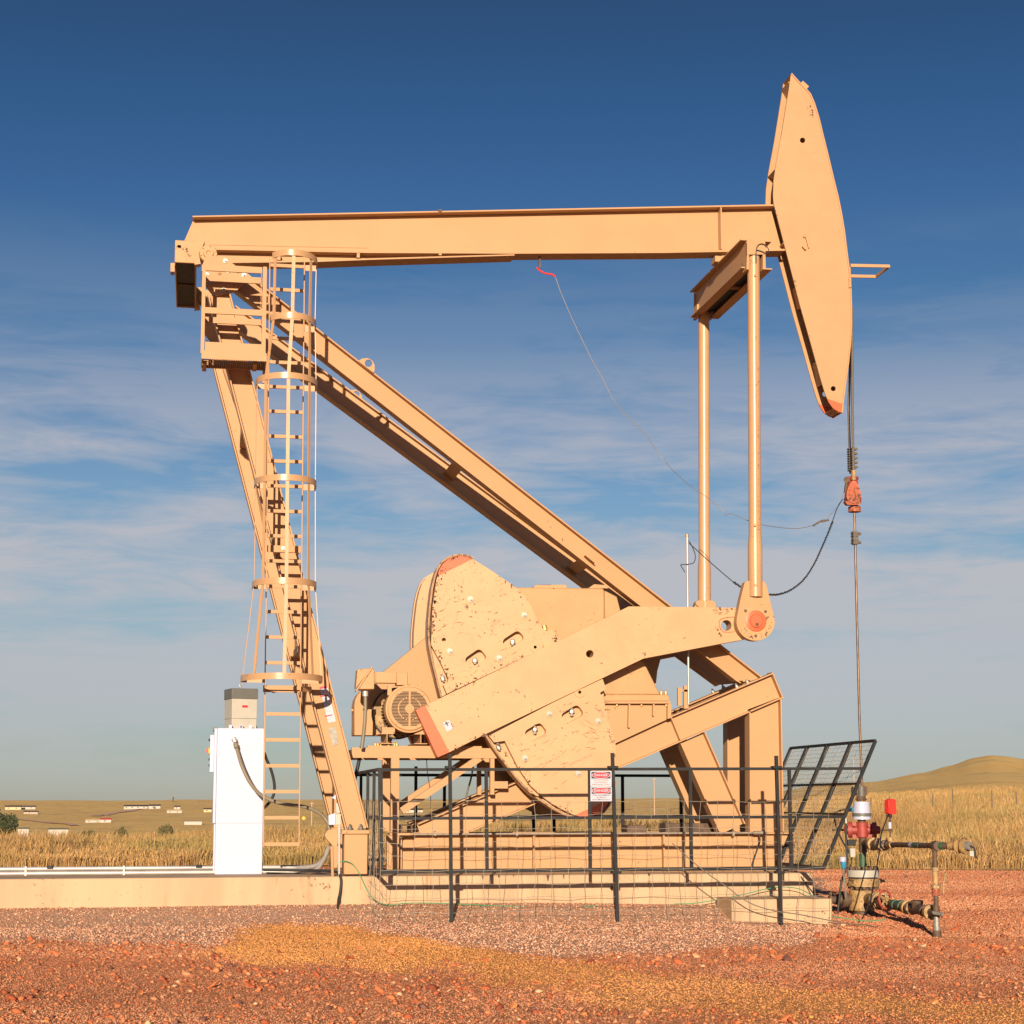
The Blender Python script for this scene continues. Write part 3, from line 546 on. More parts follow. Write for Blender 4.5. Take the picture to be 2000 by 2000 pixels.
def track(pts, wd, label_name='dirt_road'):
    w_ = [hit(x, y) for x, y in pts]; w_ = catmull(w_, 8); mb = MB(); vs = []; fs = []
    for i, p in enumerate(w_):
        d = (w_[min(i+1,len(w_)-1)]-w_[max(i-1,0)]).normalized(); n_ = Vector((d.y,-d.x,0))*wd
        for s1 in (-1,1): q = p+n_*s1; vs.append((q.x, q.y, float(zg(q.x,q.y))+.25))
    for i in range(len(w_)-1): fs.append((i*2,i*2+1,i*2+3,i*2+2))
    mb.add(vs, fs); o = mb.build(label_name, mat('pale_dirt', (.72,.42,.3), .9)); o['kind'] = 'structure'
track([(186,1594.5),(215,1590),(240,1586),(258,1583.5),(272,1580.5)], 2.2)
track([(30,1600.5),(70,1604.5),(110,1608.5),(145,1613)], 1.3)

m_stain = mat('rusty_stain', (.40,.235,.12), .85, var=.2, vscale=12); m_oil = mat('oily_stain', (.10,.06,.04), .7, var=.3)
padm = [o for o in C.objects if o.name == 'concrete_pad'][0]
for x, y0, y1, w_, mt_ in ((834,1711,1759,6,m_stain),(841,1711,1745,3,m_stain),(704,1712,1740,4,m_stain),(540,1712,1730,3,m_stain),(943,1710,1719,4,m_oil),(974,1709,1715,5,m_oil),(1003,1708,1713,3,m_oil),(1070,1708,1722,7,m_oil),(1101,1708,1718,3,m_oil),(1268,1705,1712,7,m_oil),(1195,1730,1742,3,m_oil),(1481,1728,1742,4,m_stain)):
    pts = []; n_ = 7
    for j in range(n_+1): t = j/n_; pts.append((x-w_/2*(1-t)**.7*random.uniform(.7,1.2), y0+(y1-y0)*t))
    for j in range(n_, -1, -1): t = j/n_; pts.append((x+w_/2*(1-t)**.7*random.uniform(.7,1.2)+.3, y0+(y1-y0)*t))
    mb = MB(); w3 = [P(a, b, 20.8) for a, b in pts]; mb.add([(p.x, 20.7992, p.z) for p in w3], [(j, j+1, 2*n_-j, 2*n_+1-j) for j in range(n_)]); mb.build('stain', mt_, padm)
# ------------------------------------------------------------ PUMPJACK
base_loc = Vector((P(1100, 1700, YC).x, YC, ZP))
PJ = empty('pumpjack', base_loc, 'large tan front-mounted oil pumpjack on the concrete pad', 'pumpjack')
YN = 20.9      # near samson legs
def mid(a, b, Y): return (P(*a, Y)+P(*b, Y))/2
def pp(x, y, Y): return P(x, y, Y)
# walking beam ---------------------------------------------------
Yf = 21.86
wb = MB()
L0, R0 = (376, 421.5), (1512, 399)
top = [L0, R0, (1512, 402), (376, 424)]
wb.plate(top, Yf, 22.14)                                             # top flange
web = [(377,424),(1512,402),(1535,489),(1000,492),(720,490),(420,486),(357,480),(357,470)]
wb.loops([(P(x,y,Yf).x, P(x,y,Yf).z-.004) for x, y in web], [], 21.992, 22.008)
wb.plate([(385,483.5),(720,490.5),(1000,492),(1300,490.5),(1533,486),(1533,489.5),(1300,494),(1000,495.5),(720,494),(385,487)], Yf, 22.14)  # bottom flange
wbo = wb.build('walking_beam', m_tan, PJ)
hb = MB(); hb.loops([(P(x,y,Yf).x, P(x,y,Yf).z) for x, y in [(410,488),(720,494.5),(1010,495.7),(1000,498),(720,505),(620,509),(415,512)]], [], 21.99, 22.01)
hb.plate([(415,511),(620,508.5),(720,504.5),(1005,496.5),(1005,499),(720,507.5),(620,511.5),(415,514)], Yf, 22.14)
for x in (545, 700, 860): a = P(x, 494, Yf); b = P(x, 509-(x-545)*.03, Yf); hb.box(a.x-.02, a.x+.02, Yf+.005, 22.135, min(a.z,b.z)+.01, max(a.z,b.z))
hb.build('haunch_beam', m_tan, wbo)
MB().box(P(1408,450,Yf).x, P(1408,450,Yf).x+.018, Yf+.002, 21.99, P(1408,486,Yf).z, P(1408,404.5,Yf).z).build('stiffener', m_tube, wbo)
st = MB(); st.plate([(405,476),(720,482.5),(720,484.5),(405,478)], 21.985, 21.993); st.build('weld_seam', m_tan, wbo)
for x in (856,): MB().pbox(x, x+7, 418.5-(x-376)*.0198, 422.5-(x-376)*.0198, Yf-.012, .03).build('clip', m_rust, wbo)
# tail bearing housing -------------------------------------------
tb = MB(); a = P(341, 512, 21.0); b = P(384, 471, 21.0)
tb.box(a.x, b.x, 21.0, 21.03, a.z, b.z); tb.box(a.x, b.x, 22.97, 23.0, a.z, b.z); tb.box(a.x, a.x+.018, 21.03, 22.97, a.z, b.z-.02); tb.box(b.x-.018, b.x, 21.03, 22.97, a.z, b.z-.02); tb.box(a.x, b.x, 21.03, 22.97, b.z-.018, b.z); tbo = tb.build('tail_bearing_housing', m_tan2, PJ, bevel=.008)
MB().box(a.x+.02, b.x-.02, 21.035, 22.965, a.z+.02, b.z-.02).build('greasy_core', m_rub, tbo)  # black box added as the shade inside the open-bottomed housing
MB().box(a.x-.05, a.x, 21.1, 21.25, a.z-.09, a.z+.02).build('grease_fitting', m_tan2, tbo)
for dy in (.95,): MB().box(a.x+.02, b.x-.02, 21.0+dy, 21.0+dy+.03, a.z+.004, a.z+.019).build('rib', m_rust, tbo)
for k in (0, 1):
    mb = MB(mir=bool(k)); c = pp(407, 494, 20.93)
    mb.lathe(c, (0,1,0), [(0,.02),(-.012,.03),(-.012,.06),(.012,.066),(.012,.105),(.03,.112),(.2,.112)], 28)
    for i in range(6): q = c+Vector((.092*math.cos(i*1.047+.3), .012, .092*math.sin(i*1.047+.3))); mb.cyl(q, q-Vector((0,.015,0)), .009, n=6)
    bo = mb.build('pivot_bearing', m_tan2, PJ)
    mb = MB(mir=bool(k)); mb.plate([(378,473),(400,471),(396,480),(388,494),(392,515),(380,517)], 20.97, 21.1); mb.build('bearing_cap', m_tan2, bo)
    # gusset with bolts
    mb = MB(mir=bool(k)); mb.plate([(394,521),(402,500),(426,500),(440,504),(500,548),(475,553),(461,569.5),(417,579),(402,560)], 20.875, 20.895); gu = mb.build('gusset_plate', m_tan, PJ)
    for i, (x, y) in enumerate([(440,510),(404,537),(445,529),(465,529),(476.5,537.5),(409,554),(437,567)]): MB(mir=bool(k)).bolt(pp(x,y,20.875), .021, .03).build('bolt', m_zinc, gu)
    for x, y in [(428,533),(461,556)]: MB(mir=bool(k)).bolt(pp(x,y,20.875), .02, .015).build('bolt', m_tan2, gu)
# samson legs ----------------------------------------------------
for k in (0, 1):
    a = mid((404,566),(449,581), YN); b = mid((674,1622),(719.5,1622), YN); a0 = a-(b-a)*.0
    a = Vector((a.x, YN+.02, a.z)); b = Vector((b.x, YN+.02, b.z))
    if k: a.y = 2*YC-a.y; b.y = 2*YC-b.y
    lg = MB().ibeam(a, b, .272, .2, .016, .012); lo = lg.build('samson_leg', m_tan, PJ)
    fb = MB(mir=bool(k)); fb.pbox(672, 718, 1629, 1708, 20.83, .3); fo = fb.build('foot_block', m_tan, lo, bevel=.01)
    MB(mir=bool(k)).pbox(667, 721.5, 1621, 1629, 20.8, .36).build('cap_plate', m_tan, lo, bevel=.006)
    for x in (684, 705): q = pp(x, 1621, 20.81); q.y += .02; MB(mir=bool(k)).bolt(q, .03, .045, (0,0,1)).build('bolt', m_grey, lo)
# cross struts between the two legs
def onleg(y, Y=YN): t = (y-558)/(1623-558); return P(424.5+t*(697-424.5), y, YN)
for y in (800, 1250):
    a = onleg(y); mb = MB(); mb.beam((a.x, YN+.1, a.z), (a.x, 23.0, a.z), .12, .1, Vector((1,0,0))); mb.build('cross_strut', m_tan, PJ)
for ya, yb in ((640, 980), (980, 640)):
    a = onleg(ya); b = onleg(yb); MB().beam((a.x, YN+.12, a.z), (b.x, 22.98, b.z), .07, .05, Vector((1,0,0))).build('diagonal_strut', m_tan, PJ)
# back braces ----------------------------------------------------
SBn = 21.525
for k in (0, 1):
    YA, YB = 21.1, 21.5
    a = mid((455,514),(461,569), YA); a = (P(452,511.5,YA)+P(470,576,YA))/2; b = (P(1486,1317,YB)+P(1444,1335,YB))/2
    h = 60.5/F*21.6/ (math.cos(0))*.79
    # perpendicular depth measured between the parallel edge lines
    h = (abs((P(820,849,21.25)-P(820,799.5,21.25)).z))*math.cos(math.atan(.779))
    A = (P(820,799.5,21.25)+P(820,849,21.25))/2; D = Vector((P(1240,1126,21.4)-P(820,799,21.25))); D = D.normalized()
    z0 = P(455,540,YA).x; A0 = A+D*((z0-A.x)/D.x); x1 = P(1474,1330,YB).x; B0 = A+D*((x1-A.x)/D.x)
    A0.y = 21.15; B0.y = 21.62
    if k: A0.y = 2*YC-A0.y; B0.y = 2*YC-B0.y
    u = (B0-A0); up = Vector((-D.z, 0, D.x)); up = up if up.z > 0 else -up
    br = MB(); un_ = u.normalized(); e1 = B0+un_*.06; e2 = B0-un_*.20; w6 = Vector((0,.006,0))
    br.beam(A0+up*(h/2-.008), e1+up*(h/2-.008), .2, .016); br.beam(A0-up*(h/2-.008), e2-up*(h/2-.008), .2, .016)
    q_ = [A0+up*(h/2-.016), A0-up*(h/2-.016), e2-up*(h/2-.016), e1+up*(h/2-.016)]
    br.hexa([p_-w6 for p_ in q_]+[p_+w6 for p_ in q_]); bo = br.build('back_brace', m_tan, PJ)
    c = A0+(B0-A0)*((P(703,703,21.2).x-A0.x)/(B0.x-A0.x))+up*(h/2)
    ring = [(c.x+D.x*s_*.13+up.x*t_*.13, c.z+D.z*s_*.13+up.z*t_*.13) for s_, t_ in [(-.9,-.1),(-.75,.35),(-.35,.72),(.1,.8),(.55,.6),(.85,.2),(.95,-.1)]]
    hole = [(c.x+up.x*.045+.048*math.cos(q*math.pi/8), c.z+up.z*.045+.048*math.sin(q*math.pi/8)) for q in range(16)]
    MB().loops(ring, [hole], A0.y-.012, A0.y+.012).build('lifting_eye', m_tan2, bo)
    # decorative end plate on the raised frame
    pass
# splice plates between the braces
for x in (905, 1155):
    a = P(x, 852+(x-820)*.787-25, 21.3); MB().beam((a.x, 21.35, a.z), (a.x, 22.65, a.z), .16, .012, Vector((.79,0,-.61))).build('brace_spacer', m_tan, PJ)
# sub-base -------------------------------------------------------
for k in (0, 1):
    Y = SBn-.1; sb = MB(mir=bool(k)); t = .018; x0, x1 = P(783,1630,Y).x, P(1552,1627,Y).x; zt = P(1100,1627.5,Y).z
    sb.box(x0, x1, Y, Y+.2, zt-t, zt); sb.box(x0, x1, Y, Y+.2, ZP+.002, ZP+.002+t); sb.box(x0, x1, Y+.094, Y+.106, ZP+.002+t, zt-t)
    for q in (0, .33, .66, 1): xx = x0+(x1-x0)*q; sb.box(max(x0,xx-.014), min(x1,xx+.002)+(.012 if q==0 else 0), Y+.002, Y+.094, ZP+.02+t*.2, zt-t)
    sb.build('base_beam', m_tan, PJ)
for q in (.0, .3, .6, .95):
    xx = x0+(x1-x0)*q; MB().box(xx+.05, xx+.2, SBn+.12, 2*YC-SBn-.12, ZP+.003, zt-.05).build('cross_beam', m_tan, PJ)
# raised frame, posts and braces
for k in (0, 1):
    Y = SBn-.1
    A = (P(816,1608,Y)+P(838,1660,Y))/2; B = (P(1507,1315,Y)+P(1530,1363,Y))/2; A.y = B.y = SBn
    if k: A.y = B.y = 2*YC-SBn
    h = (P(1205,1443,Y)-P(1205,1502,Y)).length*math.cos(math.atan(.424))
    d = (B-A).normalized(); up = Vector((-d.z,0,d.x))
    rb = MB(); yw = A.y; zb_t = P(900,1627.5,Y).z+.001
    T0 = P(816,1608,Y); T0.y = yw; TE = B+up*(h/2); BE = B-up*(h/2); s0 = (zb_t+.012-BE.z)/d.z; B0_ = BE+d*s0
    T0 = TE+d*((T0.x-TE.x)/d.x)
    rb.beam(T0-up*.008, TE-up*.008, .2, .016); rb.beam(B0_+up*.008, BE+up*.008, .2, .016)
    rb.loops([(T0.x,T0.z-.012),(TE.x,TE.z),(BE.x,BE.z),(B0_.x,B0_.z),(B0_.x,zb_t),(T0.x+.04,zb_t)], [], yw-.006, yw+.006)
    ro = rb.build('raised_beam', m_tan, PJ); sg_ = 1 if k == 0 else -1
    for px_ in (1321, 1045): q = A+d*((P(px_,1430,Y).x-A.x)/d.x); MB().beam(q+up*(h/2-.02)+Vector((0,-.05*sg_,0)), q-up*(h/2-.02)+Vector((0,-.05*sg_,0)), .088, .014).build('stiffener', m_tan, ro)
    MB().beam(B+up*(h/2+.01)+d*.003, B-up*(h/2+.01)+d*.003, .21, .014).build('end_plate', m_tan, ro)
    for i, px_ in enumerate((1452, 1473)): q = A+d*((P(px_,1340,Y).x-A.x)/d.x)+up*(h/2)+Vector((0,-.05*sg_,0)); MB().bolt(q, .022, .035, up).build('bolt', m_zinc, ro)
    vp = MB(mir=bool(k)); x0_, x1_ = P(1466,1450,Y).x, P(1527,1450,Y).x; x0b, x1b = P(1466,1620,Y).x, P(1530,1620,Y).x
    zt_ = P(1500,1372,Y).z; zb = P(1500,1628,Y).z
    for xa, xb_, w_ in ((x0_, x0b, 1), (x1_, x1b, 1)): vp.hexa([(xb_-.008,Y,zb),(xb_+.008,Y,zb),(xb_+.008,Y+.2,zb),(xb_-.008,Y+.2,zb),(xa-.008,Y,zt_+(-.11 if xa==x0_ else .05)),(xa+.008,Y,zt_+(-.11 if xa==x0_ else .05)),(xa+.008,Y+.2,zt_+(-.11 if xa==x0_ else .05)),(xa-.008,Y+.2,zt_+(-.11 if xa==x0_ else .05))])
    vp.hexa([(x0b,Y+.094,zb),(x1b,Y+.094,zb),(x1b,Y+.106,zb),(x0b,Y+.106,zb),(x0_,Y+.094,P(1466,1385,Y).z),(x1_,Y+.094,P(1527,1362,Y).z),(x1_,Y+.106,P(1527,1362,Y).z),(x0_,Y+.106,P(1466,1385,Y).z)])
    vp.build('front_post', m_tan, PJ)
    a = mid((1327,1452),(1380,1430), Y); b = mid((1403,1620),(1461,1620), Y); a.y = b.y = SBn if k == 0 else 2*YC-SBn
    w_ = (P(1464,1627,Y)-P(1406,1627,Y)).length*math.cos(math.atan(.43))
    MB().ibeam(a, b, w_, .2, .016, .012).build('angled_brace', m_tan, PJ)
MB().pbox(1225, 1262, 1612, 1627, 21.6, .3).build('base_lug', m_rust, PJ); MB().pbox(1300, 1395, 1608, 1625, 21.9, .3).build('base_lug', m_rust, PJ)
# gearbox --------------------------------------------------------
gb = MB()
body = [(1000,1150),(1012,1147),(1176,1149),(1181,1152),(1181,1230),(1250,1290),(1256,1289),(1290,1357),(1120,1357),(960,1300),(930,1210)]
gb.plate(body, 21.4, 22.6); go = gb.build('gearbox', m_tan2, PJ, bevel=.02)
MB().plate(rnd([(1040,1149),(1047,1142),(1105,1142),(1108,1149)], 3), 21.6, 22.4).build('inspection_cover', m_tan2, go, bevel=.006)
MB().plate(rnd([(1150,1149),(1160,1141),(1185,1143),(1190,1149)], 3), 21.5, 21.9).build('bearing_cap', m_tan2, go, bevel=.006)
MB().plate([(1181,1153),(1205,1165),(1213,1195),(1213,1235),(1181,1235)], 21.55, 22.5).build('input_housing', m_tan2, go, bevel=.015)
MB().plate([(1170,1357),(1304,1357),(1307,1362),(1307,1369),(1170,1369)], 21.36, 22.64).build('mounting_flange', m_tan2, go, bevel=.005)
bd = MB(); c = pp(1258, 1290, 22.0); bd.cyl((c.x, 22.35, c.z), (c.x, 22.6, c.z), .27, n=40); bd.build('brake_drum', m_tan, go)
MB().plate([(1249,1283),(1292,1281),(1284,1310),(1279,1356),(1262,1330)], 22.2, 22.3).build('brake_bracket', m_tan, go)
for x in (1205.5, 1253.5): MB().bolt(P(x,1357,21.42)+Vector((0,.02,0)), .022, .05, (0,0,1)).build('bolt', m_brass, go)
for x in (1292.5, 1301): MB().bolt(P(x,1357,21.5)+Vector((0,.02,0)), .018, .05, (0,0,1)).build('bolt', m_brass, go)
for x in (1206, 1254, 1302): MB().bolt(P(x,1375,21.38)+Vector((0,.03,0)), .02, .015, (0,0,-1)).build('bolt', m_brass, go)
pe = MB(); pe.plate([(1120,1369.5),(1309,1369.5),(1310,1374),(1120,1374)], 21.34, 22.66); pe.plate([(1140,1374),(1305,1374),(1305,1404),(1180,1462),(1140,1462)], 21.42, 21.44); pe.plate([(1304,1373),(1311,1374),(1311,1402),(1304,1404)], 21.35, 22.6)
po = pe.build('gearbox_pedestal', m_tan, PJ)
MB().plate([(1228,1374),(1231,1374),(1230,1421),(1227,1421)], 21.36, 21.42).build('stiffener', m_tan, po); MB().plate([(1275.5,1374),(1278.5,1374),(1277,1398),(1275,1398)], 21.36, 21.42).build('stiffener', m_tan, po)
pt = MB(); pt.cyl(pp(1342,1046,21.36), pp(1345,1376,21.36), .0135, n=12); ao = pt.build('cable_mast', m_galv, PJ)
MB().cyl(pp(1341.8,1044,21.36), pp(1342,1049,21.36), .02, n=12).build('cap', m_brass, ao)
MB().plate([(1324,1343),(1331,1343),(1331,1378),(1324,1378)], 21.36, 21.4).plate([(1336,1339),(1345,1339),(1345,1384),(1336,1384)], 21.38, 21.42).box(P(1326,1347,21.4).x, P(1343,1347,21.4).x, 21.38, 21.44, P(1326,1351,21.4).z, P(1326,1347,21.4).z).build('mast_bracket', m_tan, ao)
MB().tube([P(*q,21.33) for q in [(1345,1056),(1352,1068),(1358,1085),(1355,1099),(1343,1102),(1330,1103),(1332,1108),(1338,1118)]], .006, 6, 5).build('loop_wire', m_rub, ao)
# crank, counterweights ------------------------------------------
def wmask(ax, ay, bx, by, Y, side, mir):   # plane through two pixels: returns n,d in PJ local coords
    a = P(ax, ay, Y); b = P(bx, by, Y); d = (b-a); n = Vector((-d.z, 0, d.x)).normalized()*side
    return (n.x, 0, n.z, n.dot(a-base_loc), ORG)
m_cwu = mat('counterweight_paint_upper', (.52,.31,.158), .42, var=.05, vscale=2.5, bump=.12, bscale=25, chips=1.5, chscale=11, chipc=(.13,.06,.035), dirt=.6, dirtc=(.4,.2,.09), scratch=1, mask=wmask(858,1124,925,1091,21.1,1,0))
m_cwl = mat('counterweight_paint_lower', (.52,.31,.158), .42, var=.05, vscale=2.5, bump=.12, bscale=25, chips=1.3, chscale=11, chipc=(.2,.08,.05), dirt=.6, dirtc=(.4,.2,.09), scratch=1.6, mask=wmask(1110,1598,1200,1556,21.1,-1,0))
m_crk = mat('crank_paint', (.52,.305,.155), .42, var=.05, vscale=2.5, bump=.1, bscale=25, chips=.9, chscale=11, chipc=(.16,.08,.05), dirt=.3, dirtc=(.55,.31,.13), mask=wmask(831,1378,878,1469,21.05,-1,0))
UPO = [(862,1361),(853,1325),(845,1293),(839.5,1265),(837,1241),(837.5,1212),(840,1184),(844,1150),(849,1127),(855,1110),(864,1097),(876,1089),(888,1084.5),(900,1083.5),(913,1085),(925,1090),(942,1100),(980,1125),(1003,1141),(1024,1159),(1033,1168),(1040,1182),(1050,1203),(1060,1222),(1068,1229),(1081,1229),(1087,1236),(1096,1249)]
UFP = [(873,1355),(866,1338),(874,1333),(876,1326),(862,1296),(842,1259),(845,1184),(852,1135),(858,1112),(866,1100),(877,1091.5),(889,1087),(900,1086),(912,1087.5),(925,1093),(942,1103),(980,1128),(1003,1144),(1022,1162),(1030,1171),(1037,1185),(1047,1206),(1057,1225),(1066,1232),(1080,1232),(1085,1239),(1093,1251)]
LOO = [(948,1434),(962,1457),(976,1477),(985,1488),(1003,1512),(1022,1534),(1042,1553),(1060,1566),(1080,1579),(1100,1589),(1120,1596),(1140,1599),(1160,1597),(1178,1588),(1190,1573),(1197,1555),(1203,1525),(1205.5,1490),(1205,1448),(1199,1428),(1192,1409),(1187,1380),(1184,1357),(1184,1345),(1178,1324),(1140,1338)]
LFP = [(955,1437),(965,1450),(986,1447),(1012,1499),(1036,1534),(1058,1555),(1080,1571),(1100,1582),(1122,1592),(1140,1596),(1158,1594),(1175,1586),(1187,1571),(1194,1553),(1200,1524),(1202.5,1490),(1202,1449),(1196,1430),(1189,1411),(1180,1372),(1172,1353),(1184,1346),(1177,1326),(1140,1341)]
m_cwf = mat('far_counterweight_paint', (.52,.31,.158), .5, scratch=1, var=.05, vscale=2.5, bump=.12, bscale=25, chips=1.6, chscale=11, chipc=(.13,.06,.035), dirt=.6, dirtc=(.4,.2,.09))
m_rim = mat('rusty_rim', (.36,.2,.1), .6, var=.2, vscale=8, bump=.3, chips=2.6, chscale=12, chipc=(.13,.06,.035), dirt=.8, dirtc=(.25,.12,.06))
def pocket(q): return rnd(q, 9, 5)
PK_U = [pocket([(906,1287),(937,1265.5),(953,1286),(917,1305)]), pocket([(979.5,1251),(1012,1230),(1026,1247),(990,1270)])]
PK_L = [pocket([(1023,1429),(1055,1410),(1070,1431),(1034,1451)]), pocket([(1094,1396),(1128,1375),(1142,1395),(1106,1415)])]
HO = circ(867, 1249.5, 4, 14)
for k in (0, 1):
    mr = bool(k)
    yc0 = 21.06
    cr = MB(mir=mr); cr.plate([(812,1387),(831,1377.5),(1179,1209),(1228,1184.5),(1252,1184.5),(1441,1187),(1470,1190),(1474,1243),(1453,1249),(1409,1257),(1257,1286),(1140,1342),(948,1434),(878,1469),(855,1479)], yc0, yc0+.22, [circ(1418.5,1221.5,10.5,24), circ(1152,1277,7.5,20)])
    co = cr.build('crank', m_crk, PJ, bevel=.008)
    q = pp(1220, 1243, yc0); cc = MB(mir=mr); cc.lathe((q.x, yc0+.2, q.z), (0,1,0), [(0,.3),(.05,.3),(.06,.16),(.5,.16)], 32); cc.build('crankshaft', m_tan2, co)
    rg_ = MB(mir=mr)
    for rr_, w_ in ((17.5, .6),): 
        o_ = circ(1220.5, 1243, rr_, 40); i_ = circ(1220.5, 1243, rr_-w_, 40); rg_.plate(o_, yc0-.0015, yc0, [i_])
    rg_.build('shaft_mark', m_tan2, co)
    sl_ = MB(mir=mr); so_ = rnd([(1402,1208),(1440,1203),(1440,1235),(1408,1236)], 12, 5); si_ = rnd([(1403.5,1209.5),(1440,1204.5),(1440,1233.5),(1409,1234.5)], 11, 5); sl_.plate(so_, yc0-.003, yc0, [si_]); sl_.build('slot_rim', m_rusto, co)
    if k == 0:
        MB().plate([(865,1411),(877,1406),(885,1423),(873,1429)], yc0-.002, yc0).build('warning_sticker', m_lwhite, co)
        MB().plate([(868,1414),(876,1410),(877,1411.5),(869,1415.5)], yc0-.004, yc0-.002).plate([(869,1409.5),(871,1409),(876,1417),(874,1418)], yc0-.0045, yc0-.002).build('sticker_symbol', m_lblack, co)
        MB().plate([(880,1413),(881.5,1412.3),(886,1420),(884.5,1421)], yc0-.004, yc0-.002).build('sticker_bar', m_lred, co)
    for nm, OUT, FP, PK, mt, bolts, extra in (('upper', UPO, UFP, PK_U, m_cwu, [(919,1170.5),(1023.5,1201.5),(878.5,1272),(974.5,1285.5)], [HO]), ('lower', LOO, LFP, PK_L, m_cwl, [(1073,1394.5),(1168,1408.5),(1025,1480.5),(1129,1510.5)], [])):
        if k and nm == 'upper': mt = m_cwf
        bk = MB(mir=mr); Yb = yc0+.14; bk.loops([(P(x,y,yc0+.03).x, P(x,y,yc0+.03).z) for x, y in OUT], [], Yb, Yb+.22); bo = bk.build('counterweight', mt, PJ, bevel=.01, label=('orange tipped upper' if nm == 'upper' else 'orange tipped lower')+' counterweight on the '+('near' if k == 0 else 'far')+' crank')
        fp = MB(mir=mr); fp.plate(FP, yc0+.03, Yb-.001, [*PK, *extra]); fp.build('face_plate', mt, bo)
        rim = MB(mir=mr); pts = [P(x,y,yc0+.03) for x, y in (OUT[:16] if nm == 'upper' else OUT[:17])]
        path = [Vector((p.x, 0, p.z)) for p in pts]; m_ = len(path); vs = []; fs = []
        for i, p in enumerate(path):
            d = (path[min(i+1,m_-1)]-path[max(i-1,0)]).normalized(); n_ = Vector((-d.z,0,d.x))*.012
            if nm == 'lower': n_ = n_
            for s1, yy in ((1,yc0+.028),(1,Yb),(-1,Yb),(-1,yc0+.028)): vs.append((p.x+n_.x*s1, yy, p.z+n_.z*s1))
        for i in range(m_-1): fs += [(i*4+j, i*4+(j+1)%4, i*4+4+(j+1)%4, i*4+4+j) for j in range(4)]
        fs += [(0,1,2,3), tuple(range(m_*4-4,m_*4))]; rim.add(vs, fs); rim.build('rim', m_rim if k == 0 else mt, bo)
        for x, y in bolts:
            q = pp(x, y, yc0+.03); wa = MB(mir=mr); wa.lathe(q, (0,-1,0), [(0,.052),(.006,.052),(.007,.038)], 24); wa.build('washer', mt, bo)
            MB(mir=mr).bolt(q-Vector((0,.007,0)), .026, .03).build('bolt', m_zinc, bo)
        for pk in PK:
            cx = sum(p[0] for p in pk)/len(pk); cy = sum(p[1] for p in pk)/len(pk)
            q = pp(cx, cy, yc0+.07); e = -1 if nm == 'upper' else 1
            mb = MB(mir=mr); mb.cyl(q+Vector((.0,.02,-.07 if nm == 'upper' else .08)), q+Vector((0,.02,.015 if nm == 'upper' else -.02)), .02, n=10); mb.cyl(q+Vector((0,.02,-.045 if nm=='upper' else .05)), q+Vector((0,.02,-.01 if nm=='upper' else .02)), .034, n=6); mb.build('pocket_bolt', m_zinc, bo)
        bx, by = ((1045,1264) if nm == 'upper' else (1132,1352)); q = pp(bx, by, yc0+.03); bs = MB(mir=mr); bs.lathe(q, (0,-1,0), [(0,.07),(.01,.068),(.011,.02),(-.02,.018)], 28); bs.build('boss', mt, bo)
        ex = ((865,1324),) if nm == 'upper' else ((974,1458),)
        for x, y in ex: q = pp(x, y, yc0+.09); mb = MB(mir=mr); mb.cyl(q+Vector((-.02,0,.05)), q+Vector((.012,0,-.05)), .016, n=10); mb.cyl(q+Vector((-.008,0,.015)), q+Vector((.006,0,-.03)), .03, n=6); mb.build('edge_bolt', m_zinc, bo)
        if nm == 'upper': q = pp(1064,1226,yc0+.05); MB(mir=mr).cyl(q+Vector((-.01,0,.03)), q+Vector((.01,0,-.03)), .03, n=6).build('edge_bolt', m_brass, bo)
